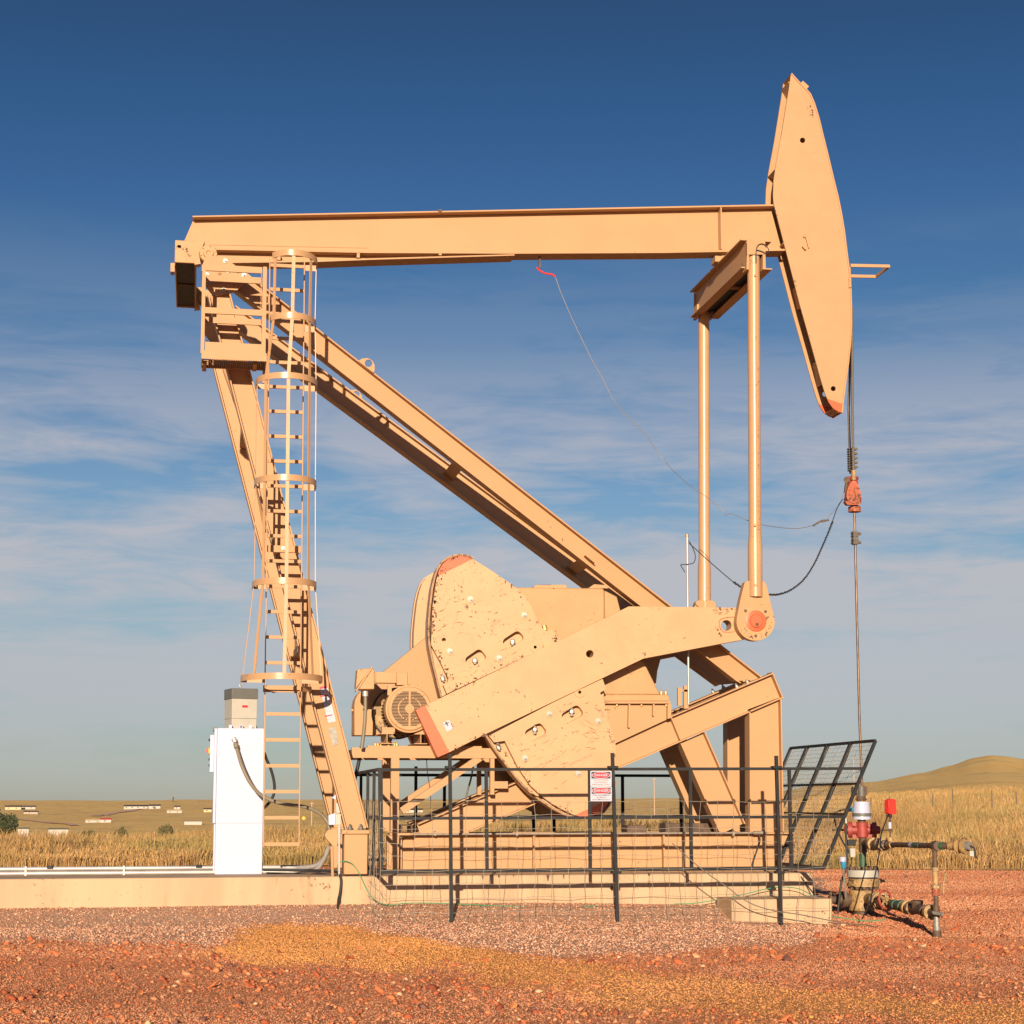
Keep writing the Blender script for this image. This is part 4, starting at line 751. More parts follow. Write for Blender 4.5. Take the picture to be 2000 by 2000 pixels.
# pitmans --------------------------------------------------------
PY = 20.95
for k in (0, 1):
    mr = bool(k); a = pp(1471.5, 500, PY); b = pp(1475.2, 1166, PY); u = (b-a); L = u.length; u = u.normalized()
    r1_, r2_ = .080, .0925; t1 = (1046-500)/(1166-500)*L; t2 = (1068-500)/(1166-500)*L
    mb = MB(mir=mr); mb.lathe(a, u, [(0,r1_),(t1,r1_),(t2,r2_),(L,r2_)], 40); po = mb.build('pitman', m_tube, PJ); fk = MB(mir=mr)
    for _ in range(70):
        yy_ = random.triangular(540, 1160, 1000); xx_ = 1473+(4.2 if random.random() < .6 else random.uniform(-9, 10)); rr_ = (.0806 if yy_ < 1046 else .0931); cc_ = P(1471.5+(yy_-500)*.0056, yy_, PY); dx_ = (P(xx_, yy_, PY).x-cc_.x); dx_ = max(-.06, min(.06, dx_)); yf_ = PY-math.sqrt(rr_*rr_-dx_*dx_)-.0008; s1, s2 = random.uniform(.0015,.005), random.uniform(.003,.012)
        fk.hexa([(cc_.x+dx_-s1, yf_, cc_.z-s2), (cc_.x+dx_+s1, yf_, cc_.z-s2*.6), (cc_.x+dx_+s1*.8, yf_+.004, cc_.z-s2), (cc_.x+dx_-s1, yf_+.004, cc_.z-s2), (cc_.x+dx_-s1*.5, yf_, cc_.z+s2), (cc_.x+dx_+s1*.7, yf_, cc_.z+s2*.8), (cc_.x+dx_+s1*.7, yf_+.004, cc_.z+s2), (cc_.x+dx_-s1*.5, yf_+.004, cc_.z+s2)])
    fo_ = fk.build('rust_spots', m_rust, po); fo_['kind'] = 'stuff'
    mb = MB(mir=mr); mb.tube([pp(1480,505,PY-.095), pp(1479,640,PY-.095), pp(1479.5,1040,PY-.097), pp(1479.8,1145,PY-.108)], .006, 6); mb.build('grease_line', m_tan2, po)
    for y in (537, 1026, 1142): MB(mir=mr).cyl(pp(1475,y,PY-.075), pp(1475,y,PY-.105), .016, n=10).build('grease_nipple', m_tan2, po)
    br = [(1453,1143),(1455,1137),(1460,1134.5),(1489,1134.5),(1495,1138),(1498,1146),(1504,1172),(1512,1204),(1513.3,1214)]+[(1476+37.5*math.cos(t_), 1213.5+38*math.sin(t_)) for t_ in np.linspace(.06, math.pi-.06, 22)]+[(1438.5,1212),(1440,1202),(1446,1172)]
    mb = MB(mir=mr); mb.plate(br, PY-.03, PY+.09); bo = mb.build('pitman_bracket', m_tan2, PJ, bevel=.006)
    q = pp(1476.5, 1213, PY-.03)
    mb = MB(mir=mr); mb.lathe(q, (0,-1,0), [(-.01,.137),(.006,.137),(.009,.13),(.009,.088),(.002,.086)], 40); mb.build('pin_ring', m_org, bo)
    mb = MB(mir=mr); mb.lathe(q, (0,-1,0), [(0,.083),(.018,.083),(.022,.078)], 36); mb.cyl(q+Vector((.008,-.022,-.045)), q+Vector((.008,-.026,-.045)), .02, n=14); mb.build('crank_pin', m_org, bo)
    MB(mir=mr).cyl(q+Vector((.005,-.0225,-.043)), q+Vector((.005,-.034,-.043)), .02, n=10).build('pin_plug', m_rust, bo)
    for x, y in ((1456,1193),(1495,1194.5),(1476,1242)): MB(mir=mr).cyl(pp(x,y,PY-.03), pp(x,y,PY-.036), .02, n=12).build('bolt', m_rust, bo)
    # upper saddle
    mb = MB(mir=mr); mb.plate([(1459,467),(1494,469),(1495,497),(1459,497)], PY-.10, PY-.085); mb.plate([(1459,497.5),(1463,497.5),(1463,526),(1458,526)], PY-.10, PY+.07); mb.plate([(1490,497.5),(1495,497.5),(1495,526),(1490,526)], PY-.10, PY+.07); ps_ = mb.build('pitman_saddle', m_tan, PJ)
    if k: po.location.y += .15; bo.location.y += .15; ps_.location.y += .15
    mb = MB(mir=mr); mb.tube([P(*c_, PY-.115) for c_ in [(1477,512),(1477,490),(1480,480),(1487,476),(1495,479),(1501,487),(1500,494),(1496,495),(1488,491),(1478,488)]], .006, 6, 5); mb.build('grease_hose', m_rub, po)
# equalizer ------------------------------------------------------
eq = MB(); xa, xb = P(1447,470,20.93).x, P(1507,470,20.93).x; zt_, zb_ = P(1470,468,20.93).z, P(1470,524.5,20.93).z
eq.box(xa, xb, 20.93, 23.30, zt_-.016, zt_); eq.box(xa+.08, xa+.094, 20.95, 23.28, zb_+.016, zt_-.016); eq.box(xb-.094, xb-.08, 20.95, 23.28, zb_+.016, zt_-.016)
eq.box(xa, xa+.13, 20.93, 23.30, zb_, zb_+.016); eq.box(xb-.13, xb, 20.93, 23.30, zb_, zb_+.016); eo = eq.build('equalizer', m_tan, PJ)
MB().box(xa+.096, xb-.096, 20.99, 23.24, zb_+.06, zt_-.02).build('greasy_core', m_rub, eo)  # black filler standing in for the shade between the two webs
for yy in (21.9,): MB().box(xa+.096, xb-.096, yy, yy+.02, zb_+.018, zb_+.058).build('stiffener', m_tan, eo)
cx = (xa+xb)/2; zb2 = P(1450,490,Yf).z
eb = MB(); eb.cyl((cx-.12,22,zt_), (cx-.12,22,zb2+.0), .05, n=16); eb.cyl((cx+.1,21.9,zt_), (cx+.1,21.9,zb2), .04, n=16); eb.box(cx-.2, cx+.16, 21.87, 22.13, zb2-.03, zb2-.002); eb.box(cx-.26, cx-.16, 21.9, 22.1, zt_, zt_+.08); eb.build('equalizer_bearing', m_tan2, eo)
# horse head -----------------------------------------------------
YH = 21.83
NH = [(1545,144),(1552,152),(1562,163),(1573,174),(1582,184),(1590,203),(1598,229),(1606,262),(1615,298),(1628,353),(1636,385),(1642,415),(1648,450),(1653,490),(1658,530),(1661,566),(1662,600),(1662,630),(1660,672),(1656,710),(1651,745),(1646,785),(1644,806),(1636,803),(1626,796),(1619,786),(1612,770),(1602,737),(1583,668),(1562,594),(1534,485),(1511,396),(1510,381),(1511,353),(1516,319),(1527,260),(1541,173)]
m_hd = mat('head_paint', TAN, .4, var=.035, vscale=1.6, bump=.05, chips=.35, chscale=7, chipc=(.3,.15,.08), dirt=.3, dirtc=(.55,.3,.14), mask=wmask(1614,778,1646,789,YH,-1,0))
hd = MB(); hd.plate(NH, YH, YH+.02, [circ(1567.5,274,5.3,18), circ(1627.5,759,5,18)]); ho = hd.build('horsehead', m_hd, PJ)
fp = MB(); fp.loops([(P(x,y,YH).x, P(x,y,YH).z) for x, y in NH], [[(P(x,y,YH).x, P(x,y,YH).z) for x, y in circ(1567.5,274,5.3,18)], [(P(x,y,YH).x, P(x,y,YH).z) for x, y in circ(1627.5,759,5,18)]], 22.15, 22.17); fp.build('far_cheek_plate', m_hd, ho)
rim = MB(); pts = [P(x, y, YH) for x, y in NH[:23]]; vs = []; fs = []
for i, p in enumerate(pts):
    d = (pts[min(i+1,22)]-pts[max(i-1,0)]).normalized(); n_ = Vector((-d.z,0,d.x)); n_ = n_ if n_.x+n_.z*.3 > 0 else -n_
    for s1, yy in ((.012,YH-.012),(.012,22.182),(-.006,22.182),(-.006,YH-.012)): vs.append((p.x+n_.x*s1, yy, p.z+n_.z*s1))
for i in range(22): fs += [(i*4+j, i*4+(j+1)%4, i*4+4+(j+1)%4, i*4+4+j) for j in range(4)]
fs += [(0,1,2,3), tuple(range(88,92))]; rim.add(vs, fs); rim.build('face_rim', m_tan2, ho)
for (x0_, y0_, x1_, y1_) in ((1563,553,1573,594), (1603,700,1613,746), (1530,474,1550,480), (1514,330,1524,334), (1541,158,1552,176), (1640,805,1628,797)):
    a = P(x0_, y0_, YH); b = P(x1_, y1_, YH); MB().beam((a.x,22,a.z), (b.x,22,b.z), .3, .012).build('inner_rib', m_tan, ho)
tb_ = MB(); tb_.beam(P(1566,160,YH)+Vector((0,.05,0)), P(1578,171,YH)+Vector((0,.05,0)), .1, .05); tb_.build('top_lug', m_tan, ho)
lk_ = MB(); lk_.cyl(P(1572,460,YH-.002), P(1572,460,YH-.03), .026, n=16); lk_.beam(P(1574,461,YH-.02), P(1580,484,YH-.02), .012, .018); lk_.cyl(P(1570,480,YH), P(1570,480,YH-.04), .016, n=10); lk_.beam(P(1568,480,YH-.03), P(1574,487,YH-.03), .02, .03); lk_.build('latch', m_tan2, ho)
hg = MB(); hg.cyl(P(1659.5,522,YH-.01), P(1660,543,YH-.01), .014, n=10); hg.cyl(P(1660,543,YH-.01), P(1660.5,562,YH-.01), .02, n=10); hg.build('hinge_pin', m_tan2, ho)
ub = MB(); a = P(1661,518.5,YH); b = P(1737,520,YH); ub.beam(a, b, .02, .042); c = Vector((b.x, YH+.48, b.z)); ub.beam(b, c, .042, .02, Vector((0,0,1))); d = Vector((a.x, YH+.48, a.z)); ub.beam(c, d, .02, .042); ub.build('rope_guard', m_tan, ho)
# ladder ---------------------------------------------------------
LY = 20.45
ld = MB()
def rail(xb, xt): 
    a = P(xb, 1654, LY); b = P(xt, 505, LY); ld.hexa([(a.x-.006,LY-.03,a.z),(a.x+.006,LY-.03,a.z),(a.x+.006,LY+.03,a.z),(a.x-.006,LY+.03,a.z),(b.x-.006,LY-.03,b.z),(b.x+.006,LY-.03,b.z),(b.x+.006,LY+.03,b.z),(b.x-.006,LY+.03,b.z)]); return a, b
La, Lb = rail(514, 527); Ra, Rb = rail(583.5, 594.5)
lo = ld.build('ladder', m_tan, PJ)
def lx(side, z): a, b = (La, Lb) if side < 0 else (Ra, Rb); t = (z-a.z)/(b.z-a.z); return a.x+(b.x-a.x)*t
for y in (519,566,613.5,661,708,756,804,852.6,901,949.5,998.5,1047,1096,1145.6,1195,1244.7,1294.7,1344,1394.6,1445,1495.6,1546,1597,1648.6):
    z = P(550, y, LY).z; MB().box(lx(-1,z)+.006, lx(1,z)-.006, LY-.012, LY+.012, z-.02, z+.02).build('rung', m_tan, lo)
HZ = [P(560, y, LY-.62).z for y in (490, 613, 732.5, 932, 1134, 1321.5)]
HR = [(.30,.40),(.30,.40),(.36,.44),(.36,.44),(.37,.45),(.47,.56)]
cxl = [(lx(-1,z)+lx(1,z))/2+.0 for z in HZ]; cxl[0] += .05; cxl[1] += .04; cxl[5] -= .02
def cagept(i, ang, inset=0):
    rx, ry = HR[i]; return Vector((cxl[i]+(rx-inset)*math.cos(ang), LY-.18-(ry-inset)*math.sin(ang), HZ[i]))
for i, z in enumerate(HZ):
    a0 = 0 if i < 2 else -0; a1 = math.pi*(.80 if i < 2 else 1)
    path = [cagept(i, a0+(a1-a0)*j/36) for j in range(37)]
    rx = HR[i][0]; st_ = Vector((cxl[i]+rx, LY-.0, z)); path = [st_]+path
    if i >= 2: path = path+[Vector((cxl[i]-rx, LY-.0, z))]
    hm = MB(); hm.strip(path, .072, .008)
    hm.box(lx(1,z)+.007, cxl[i]+rx, LY-.006, LY+.004, z-.035, z+.035)
    if i >= 2: hm.box(cxl[i]-rx, lx(-1,z)-.007, LY-.006, LY+.004, z-.03, z+.03)
    hm.build('cage_hoop', m_tube, lo)
for ang in (.02, .24, .5, .76, .98):
    i0 = 2 if ang > .9 else 0
    cb = MB(); pts = []
    for i in range(i0, 6): pts.append(cagept(i, ang*math.pi, .010))
    vs = []; fs = []
    for p, i in zip(pts, range(i0, 6)):
        t = Vector((-math.sin(ang*math.pi), -math.cos(ang*math.pi), 0)); n_ = Vector((math.cos(ang*math.pi), -math.sin(ang*math.pi), 0))
        for s1, s2 in ((-1,-1),(1,-1),(1,1),(-1,1)): vs.append(p+t*.02*s1+n_*.004*s2)
    m_ = len(pts)
    for i in range(m_-1): fs += [(i*4+j, i*4+(j+1)%4, i*4+4+(j+1)%4, i*4+4+j) for j in range(4)]
    fs += [(0,1,2,3), tuple(range(m_*4-4, m_*4))]; cb.add(vs, fs); cb.build('cage_bar', m_tube, lo)
for y in (1071, 1345):
    z = P(550, y, LY).z; xx = lx(-1,z); b_ = MB(); b_.box(xx-.02, lx(1,z)+.01, LY+.04, LY+.05, z-.04, z+.04)
    b_.box(lx(-1,z)+.1, lx(-1,z)+.13, LY+.05, YN-.08, z-.03, z+.03); b_.box(lx(1,z)-.05, lx(1,z)-.02, LY+.05, YN-.08, z-.03, z+.03)
    if y > 1300: b_.beam((lx(1,z), LY+.045, z), (P(612,y,LY).x, YN-.1, z+.02), .01, .06, Vector((0,1,0)))
    b_.build('standoff_bracket', m_tan, lo); MB().bolt(P(553,y,LY+.038), .018, .02).build('bolt', m_zinc, lo)
# platform -------------------------------------------------------
YP = 20.3
pf = MB(); a = P(393.5, 700, YP); b = P(521, 690, YP); pf.box(a.x, b.x, YP, YP+.012, a.z, b.z); pf.box(a.x, b.x, YP+.45, YP+.462, a.z, b.z); pf.box(a.x, a.x+.012, YP+.012, YP+.45, a.z, b.z); pf.box(b.x-.012, b.x, YP+.012, YP+.45, a.z, b.z)
pfo = pf.build('platform', m_tan, PJ)
gr = MB(); n_ = 34
for i in range(n_): x = a.x+.02+(b.x-a.x-.04)*i/(n_-1); gr.box(x-.0025, x+.0025, YP+.014, YP+.448, a.z+.012, a.z+.045)
for i in range(5): y = YP+.04+.37*i/4; gr.box(a.x+.013, b.x-.013, y-.003, y+.003, a.z+.040, a.z+.048)
gr.build('grating', m_tan2, pfo)
tbd = MB(); t0 = P(400.5, 690, YP); t1 = P(513, 672.5, YP); tbd.box(t0.x, t1.x, YP+.002, YP+.01, t0.z, t1.z); tbd.build('toe_board', m_tan, pfo)
for x0_, x1_ in ((393.5,400.5),(512.5,520)):
    MB().pbox(x0_, x1_, 521, 690, YP+.003, .035).build('railing_post', m_tan, pfo)
    q = P(x0_, 690, YP); q2 = P(x1_, 521, YP); MB().box(q.x, q2.x, YP+.42, YP+.455, q.z, q2.z-.0).build('railing_post', m_tan, pfo)
for y0_, y1_ in ((521.5,527.5),(605,611)):
    q = P(400.6, y1_, YP); q2 = P(512.4, y0_, YP); MB().box(q.x, q2.x, YP+.008, YP+.035, q.z, q2.z).build('handrail', m_tan, pfo); MB().box(q.x, q2.x, YP+.425, YP+.45, q.z, q2.z).build('handrail', m_tan, pfo)
    qq = P(393.5, y1_, YP); MB().box(qq.x+.004, qq.x+.03, YP+.04, YP+.419, q.z, q2.z).build('side_rail', m_tan, pfo)
for x in (0, 1): q = P(396+x*100, 700, YP); MB().beam((q.x+.02, YP+.2, q.z), (q.x+.02, 20.83, q.z-.0), .05, .05, Vector((1,0,0))).build('support_bracket', m_tan, pfo)
MB().pbox(513, 519, 700, 748, YP+.44, .04).build('drop_leg', m_tan, pfo)
ch = MB()
for i in range(22): z = P(511,528,YP).z-.012-i*.0245; xx = P(510.5,560,YP).x; ch.beam((xx-(.008 if i%2 else 0), YP+.02, z), (xx+(.008 if i%2 else .0), YP+.02, z-.018), .008, .008)
ch.build('safety_chain', m_tan2, pfo)
# labels on the leg ----------------------------------------------
def onl(x, y, Yo=0): return P(x, y, YN-.082+Yo)
def legrect(x0_, y0_, x1_, y1_, w_, mt, nm, d=.0):   # strip following the leg
    MB().plate([(x0_,y0_),(x0_+w_,y0_-2),(x1_+w_,y1_-2),(x1_,y1_)], YN+.012-.004-d, YN+.012-.002).build(nm, mt, PJ)
Y_ = YN
for (x0_, y0_, x1_, y1_, w_, mt, nm, d) in ((624,1342,641,1412,15,m_lwhite,'warning_decal',.0),(625,1359.5,626,1361.5,15,m_lred,'decal_bar',.004),(634,1398,634.6,1400,15,m_lred,'decal_bar',.004),(624,1342,624.8,1346,14.5,m_lred,'decal_bar',.004)):
    MB().plate([(x0_,y0_),(x0_+w_,y0_-3),(x1_+w_,y1_-3),(x1_,y1_)], YN+.006-d, YN+.0135).build(nm, mt, PJ)
tl = MB()
for i in range(9):
    y = 1366+i*3.1; x = 627+(y-1366)*.25; tl.plate([(x+1,y),(x+13,y-2.6),(x+13.2,y-2),(x+1.2,y+.6)], YN+.003, YN+.0135)
for i in range(3):
    y = 1403+i*3; x = 636+(y-1403)*.25; tl.plate([(x+1,y),(x+13,y-2.6),(x+13.2,y-2),(x+1.2,y+.6)], YN+.003, YN+.0135)
tl.build('decal_text', m_lgrey, PJ)
MB().plate(rnd([(641.5,1422),(655,1419),(662,1453),(650,1457)], 3), YN+.006, YN+.0135).build('nameplate', m_steel, PJ)
# motor stand ----------------------------------------------------
MS = 21.3
ms = MB(); ms.pbox(687, 970, 1461.5, 1480, MS, .012); ms.pbox(687, 970, 1461.5, 1463.5, MS+.012, .09); ms.pbox(687, 970, 1478, 1480, MS+.012, .09); ms.pbox(718, 941, 1457.5, 1461, MS+.01, .1); mo_ = ms.build('stand_rail', m_tan, PJ)
q = P(687,1480,MS); q2 = P(970,1461.5,MS); MB().box(q.x, q2.x, MS+1.05, MS+1.15, q.z, q2.z).build('stand_rail', m_tan, PJ)
for x in (0, .18, .62, 1.0, 1.35): MB().box(q.x+.05+x, q.x+.13+x, MS+.11, MS+1.045, q.z+.03, q2.z-.01).build('stand_crossbar', m_tan, PJ)
for k in (0, 1):
    dy = 1.0*k; a = P(763,1626,MS); b = P(780,1480.5,MS); MB().box(a.x, b.x, MS+dy+.002, MS+dy+.1, a.z, b.z).build('stand_post', m_tan, PJ)
    a = mid((786,1592),(784,1576), MS); b = mid((946,1480),(930,1480), MS); a.y = b.y = MS+.05+dy; MB().beam(a, b, .08, .085).build('stand_brace', m_tan, PJ)
    a = P(958,1552,MS); b = P(966,1480.5,MS); MB().box(a.x, b.x, MS+dy+.01, MS+dy+.09, a.z, b.z).build('stand_post', m_tan, PJ)
MB().pbox(963, 992, 1526, 1540, MS+.02, .12).build('outrigger', m_tan, PJ)
MB().pbox(762, 806, 1627, 1631.5, MS-.03, .3).build('stand_foot', m_tan, PJ)
ft = MB(); ft.pbox(783, 786.5, 1611, 1627, MS+.1, .4); ft.pbox(802.5, 806, 1611, 1627, MS+.1, .4); ft.pbox(786.5, 802.5, 1611, 1613, MS+.1, .4); ft.build('foot_tube', m_rust, PJ)
MB().pbox(756, 779, 1632, 1700, MS-.02, .14).build('end_post', m_tan, PJ)
# motor ----------------------------------------------------------
c = pp(800, 1384, 21.2); mt_ = MB()
mt_.lathe(c, (0,1,0), [(0,.255),(0,.262),(.018,.278),(.02,.296),(.26,.296),(.27,.28)], 48); mo = mt_.build('motor', m_tan2, PJ)
fin = MB(); fin.cyl(c+Vector((0,.27,0)), c+Vector((0,.8,0)), .235, n=36)
for i in range(44):
    t = 2*math.pi*i/44; u = Vector((math.cos(t),0,math.sin(t))); fin.beam(c+u*.25+Vector((0,.27,0)), c+u*.25+Vector((0,.8,0)), .008, .06, Vector((-u.z,0,u.x)))
fin.build('finned_body', m_tan2, mo)
gr = MB()
for i in range(24):
    z = -.205+.41*i/23; hw = math.sqrt(max(.225**2-z*z, 0)); segs = []
    for s_ in (-1, 1):
        x0_, x1_ = .012, hw
        ir_ = .05
        if abs(z) < ir_: x0_ = max(x0_, math.sqrt(ir_*ir_-z*z)+.006)
        cut = .14
        if abs(z) < cut:
            xc = math.sqrt(cut*cut-z*z); segs += [(s_*x0_, s_*(xc-.007)), (s_*(xc+.007), s_*x1_)]
        else: segs += [(s_*x0_, s_*x1_)]
    for p_, q_ in segs:
        if abs(q_-p_) > .015: gr.box(c.x+min(p_,q_), c.x+max(p_,q_), c.y-.003, c.y+.002, c.z+z-.0052, c.z+z+.0052)
gr.build('vent_grille', m_dark, mo)
for x, y in ((757,1360),(773,1360),(826,1360),(773.5,1413)): pass
for dx, dz in ((-.17,.18),(.17,.18),(-.17,-.18),(.17,-.18)): MB().cyl(c+Vector((dx,0,dz)), c+Vector((dx,-.012,dz)), .016, n=12).build('grille_bolt', m_tan2, mo)
MB().lathe(c, (0,-1,0), [(0,.036),(.006,.036),(.006,.028),(.002,.026)], 20).build('centre_cap', m_tan2, mo)
jb = MB(); jb.plate([(697,1346),(731,1346),(731,1309),(727,1303)], 21.2, 21.5); jb.plate([(695,1344),(698,1308),(701,1306.5),(725,1305.5)], 21.26, 21.5); jb.build('junction_box', m_tan2, mo, bevel=.008)
MB().plate([(694,1350),(725.5,1302),(728,1304),(697,1350.5)], 21.18, 21.3).build('box_lid', m_tan2, mo)
MB().pbox(732.5, 774.5, 1313, 1333.5, 21.25, .14).pbox(775, 796, 1314, 1338, 21.22, .2).pbox(796.5, 801, 1313, 1337, 21.2, .23).pbox(731, 734, 1311, 1336, 21.23, .18).build('conduit_box', m_tan2, mo, bevel=.004)
MB().pbox(757, 765, 1339, 1358, 21.27, .05).build('lifting_lug', m_tan2, mo)
MB().pbox(817, 824, 1338, 1343, 21.27, .05).build('lifting_lug', m_tan2, mo)
for k in (0, 1):
    dx = k*.42; a = P(752,1446,21.3); sl_ = MB()
    sl_.box(a.x-.06+dx, a.x+.1+dx, 21.25, 21.95, a.z+.075, a.z+.085); sl_.box(a.x-.06+dx, a.x+.1+dx, 21.25, 21.95, a.z-.045, a.z-.035); sl_.box(a.x+.015+dx, a.x+.025+dx, 21.25, 21.95, a.z-.035, a.z+.075); sl_.build('slide_rail', m_tan, mo)
    MB().box(a.x-.04+dx, a.x+.12+dx, 21.28, 21.4, a.z+.085, a.z+.16).build('motor_foot', m_tan2, mo)
for x in (733,738,744,759,770,775): MB().bolt(P(x,1457,21.33), .018, .03, (0,0,1)).build('slide_bolt', m_brass, mo)
MB().tube([P(x,y,21.16) for x, y in [(713.6,1353),(713.6,1385),(711.5,1420),(706.6,1462)]], .023, 12, 6).build('supply_conduit', m_hose, mo)
MB().cyl(P(713.6,1350,21.16), P(713.6,1360,21.16), .036, n=12).build('conduit_nut', m_galv, mo)
MB().tube([P(x,y,21.45) for x, y in [(706,1458),(702,1482),(697,1505),(692,1525)]], .023, 12, 4).build('supply_cable', m_rub, mo)
bs = MB(); c2 = c+Vector((-.06,.75,-.02)); bs.lathe(c2, (0,1,0), [(0,.30),(.0,.33),(.16,.33),(.16,.30)], 44); bs.build('drive_sheave', m_rub, mo)
MB().cyl(c2+Vector((0,-.02,0)), c2, .315, n=40).build('sheave_hub', m_ylw, mo)
# belt guard -----------------------------------------------------
bg_ = MB(); bg_.plate([(692,1436),(692,1378),(694,1366),(699,1356),(708,1347),(749,1312),(838,1240),(1000,1175),(1120,1175),(1120,1400),(960,1500),(840,1436)], 22.05, 22.45); bgo = bg_.build('belt_guard', m_tan, PJ, bevel=.006)
MB().plate([(686,1385),(693,1385),(693,1389),(686,1389)], 22.2, 22.24).build('guard_latch', m_tan2, bgo)
MB().pbox(757, 766, 1436, 1462, 22.1, .06).build('guard_leg', m_tan, bgo); MB().pbox(830, 860, 1430, 1462, 22.1, .1).build('guard_leg', m_tan, bgo)

# chipped paint, scratches and scrawls (thin flakes with their own outline)
m_chip = mat('bare_rusty_metal', (.13,.055,.03), .7, var=.4, vscale=20)
m_scr = mat('purple_scrawl', (.30,.13,.10), .7)
def flake(mb, x, y, Y, s_, el=1, ang=0):
    n_ = random.choice((5,6,7)); pts = []
    for i in range(n_):
        t = 2*math.pi*i/n_; r = s_*random.uniform(.5,1.2); px_, py_ = r*math.cos(t)*el, r*math.sin(t); pts.append((x+px_*math.cos(ang)-py_*math.sin(ang), y+px_*math.sin(ang)+py_*math.cos(ang)))
    w_ = [P(a, b, Y) for a, b in pts]; mb.add([(p.x, Y-.0012, p.z) for p in w_], [tuple(range(n_))])
def chipline(pts, n_, Y, par, spread, smin=.5, smax=1.9, inward=(1,0), mir=False):
    mb = MB(mir=mir); q = catmull([Vector((x,y,0)) for x, y in pts], 12); cl = [random.choice(q) for _ in range(max(4, n_//9))]; n_ = int(n_*.85)
    for _ in range(n_):
        p = random.choice(cl) if random.random() < .6 else random.choice(q); p = p+Vector((random.gauss(0,1.5), random.gauss(0,1.5), 0)); d = abs(random.gauss(0, spread)); flake(mb, p.x+inward[0]*d+random.uniform(-.6,.6), p.y+inward[1]*d+random.uniform(-1.5,1.5), Y, (smin+(smax*1.25-smin)*random.random()**2.2)*(1 if d < spread else .6), random.uniform(1,2), random.uniform(0,3))
    o = mb.build('paint_chips', m_chip, par, label='rusty chipped flakes'); o['kind'] = 'stuff'; return o
def scratches(boxes, Y, par, ang=-.45, L=(6,26), m_=None):
    mb = MB()
    for (x0_, y0_, x1_, y1_, n_) in boxes:
        for _ in range(n_):
            x = random.uniform(x0_,x1_); y = random.uniform(y0_,y1_); l_ = random.uniform(*L); a_ = ang+random.gauss(0,.35); w_ = random.uniform(.25,.7); p = []
            k_ = 4; bx, by = x, y
            up_, dn_ = [], []
            for j in range(k_+1):
                t = j/k_; xx = x+math.cos(a_)*l_*t+random.uniform(-.4,.4); yy = y+math.sin(a_)*l_*t+random.uniform(-.5,.5); ww = w_*(1-abs(2*t-1)*.8); up_.append((xx,yy-ww)); dn_.append((xx,yy+ww))
            w3 = [P(a, b, Y) for a, b in up_+dn_[::-1]]; mb.add([(p_.x, Y-.0014, p_.z) for p_ in w3], [(j, j+1, 2*k_-j, 2*k_+1-j) for j in range(k_)])
    o = mb.build('scratches', m_ or m_chip, par); o['kind'] = 'stuff'; return o
cws = [o for o in C.objects if o.name.startswith('counterweight')]; crs = [o for o in C.objects if o.name.startswith('crank') and o.data and len(o.name) < 10 and o.type == 'MESH']
def byl(s_): return [o for o in cws if s_ in o.get('label','')][0]
nu, nl, fu = byl('upper counterweight on the near'), byl('lower counterweight on the near'), byl('upper counterweight on the far')
crk = [o for o in C.objects if o.name == 'crank'][0]; Yf_ = 21.09
chipline([(864,1105),(856,1125),(848,1160),(845,1200),(845,1250),(862,1292),(875,1325)], 230, Yf_, nu, 6, inward=(1,.1))
chipline([(866,1102),(880,1092),(900,1088),(925,1095)], 50, Yf_, nu, 1.5, inward=(0,1), smax=1.4); chipline([(925,1095),(980,1130),(1022,1163),(1050,1215)], 45, Yf_, nu, 2.5, inward=(-.5,.7), smax=1.4)
chipline([(880,1350),(960,1312),(1040,1273),(1090,1250)], 110, Yf_, nu, 5, inward=(-.3,-1)); chipline([(850,1150),(900,1180),(960,1240),(1000,1290)], 60, Yf_, nu, 14, smax=1.1)
scratches([(850,1160,900,1240,22),(940,1130,1000,1180,7),(900,1270,1060,1320,14)], Yf_, nu, L=(4,16))
scratches([(978,1248,981,1250,1)], Yf_, nu, ang=1.1, L=(24,26))
chipline([(960,1440),(1012,1500),(1060,1558),(1110,1590)], 90, Yf_, nl, 5, inward=(.6,-.5)); chipline([(1180,1350),(1196,1420),(1203,1500),(1195,1555)], 50, Yf_, nl, 4, inward=(-1,0), smax=1.3)
scratches([(1080,1370,1180,1400,10),(1050,1430,1160,1470,16),(1000,1460,1100,1520,10),(1060,1530,1180,1570,8)], Yf_, nl, L=(5,22)); scratches([(1120,1405,1160,1450,9)], Yf_, nl, ang=.7, L=(10,30))
def scrawl(x0_, y0_, x1_, y1_, n_, h_, par):
    mb = MB()
    for i in range(n_):
        t = i/n_; x = x0_+(x1_-x0_)*t; y = y0_+(y1_-y0_)*t
        for _ in range(2):
            a_ = random.uniform(-.6,2.4); l_ = random.uniform(.5,1)*h_; p0 = (x+random.uniform(-1,1), y+random.uniform(-h_/2,h_/2)); p1 = (p0[0]+math.cos(a_)*l_, p0[1]+math.sin(a_)*l_)
            dx, dy = (p1[1]-p0[1])/l_*.35, -(p1[0]-p0[0])/l_*.35; w3 = [P(p0[0]+dx,p0[1]+dy,Yf_), P(p1[0]+dx,p1[1]+dy,Yf_), P(p1[0]-dx,p1[1]-dy,Yf_), P(p0[0]-dx,p0[1]-dy,Yf_)]; mb.add([(p_.x, Yf_-.0016, p_.z) for p_ in w3], [(0,1,2,3)])
    mb.build('scrawl', m_scr, par)
scrawl(1040,1501,1094,1476,16,4,nl); scrawl(1100,1498,1158,1472,17,4,nl); scrawl(1162,1378,1178,1398,9,7,nl); scrawl(1186,1424,1196,1452,12,6,nl)
Yc_ = 21.058
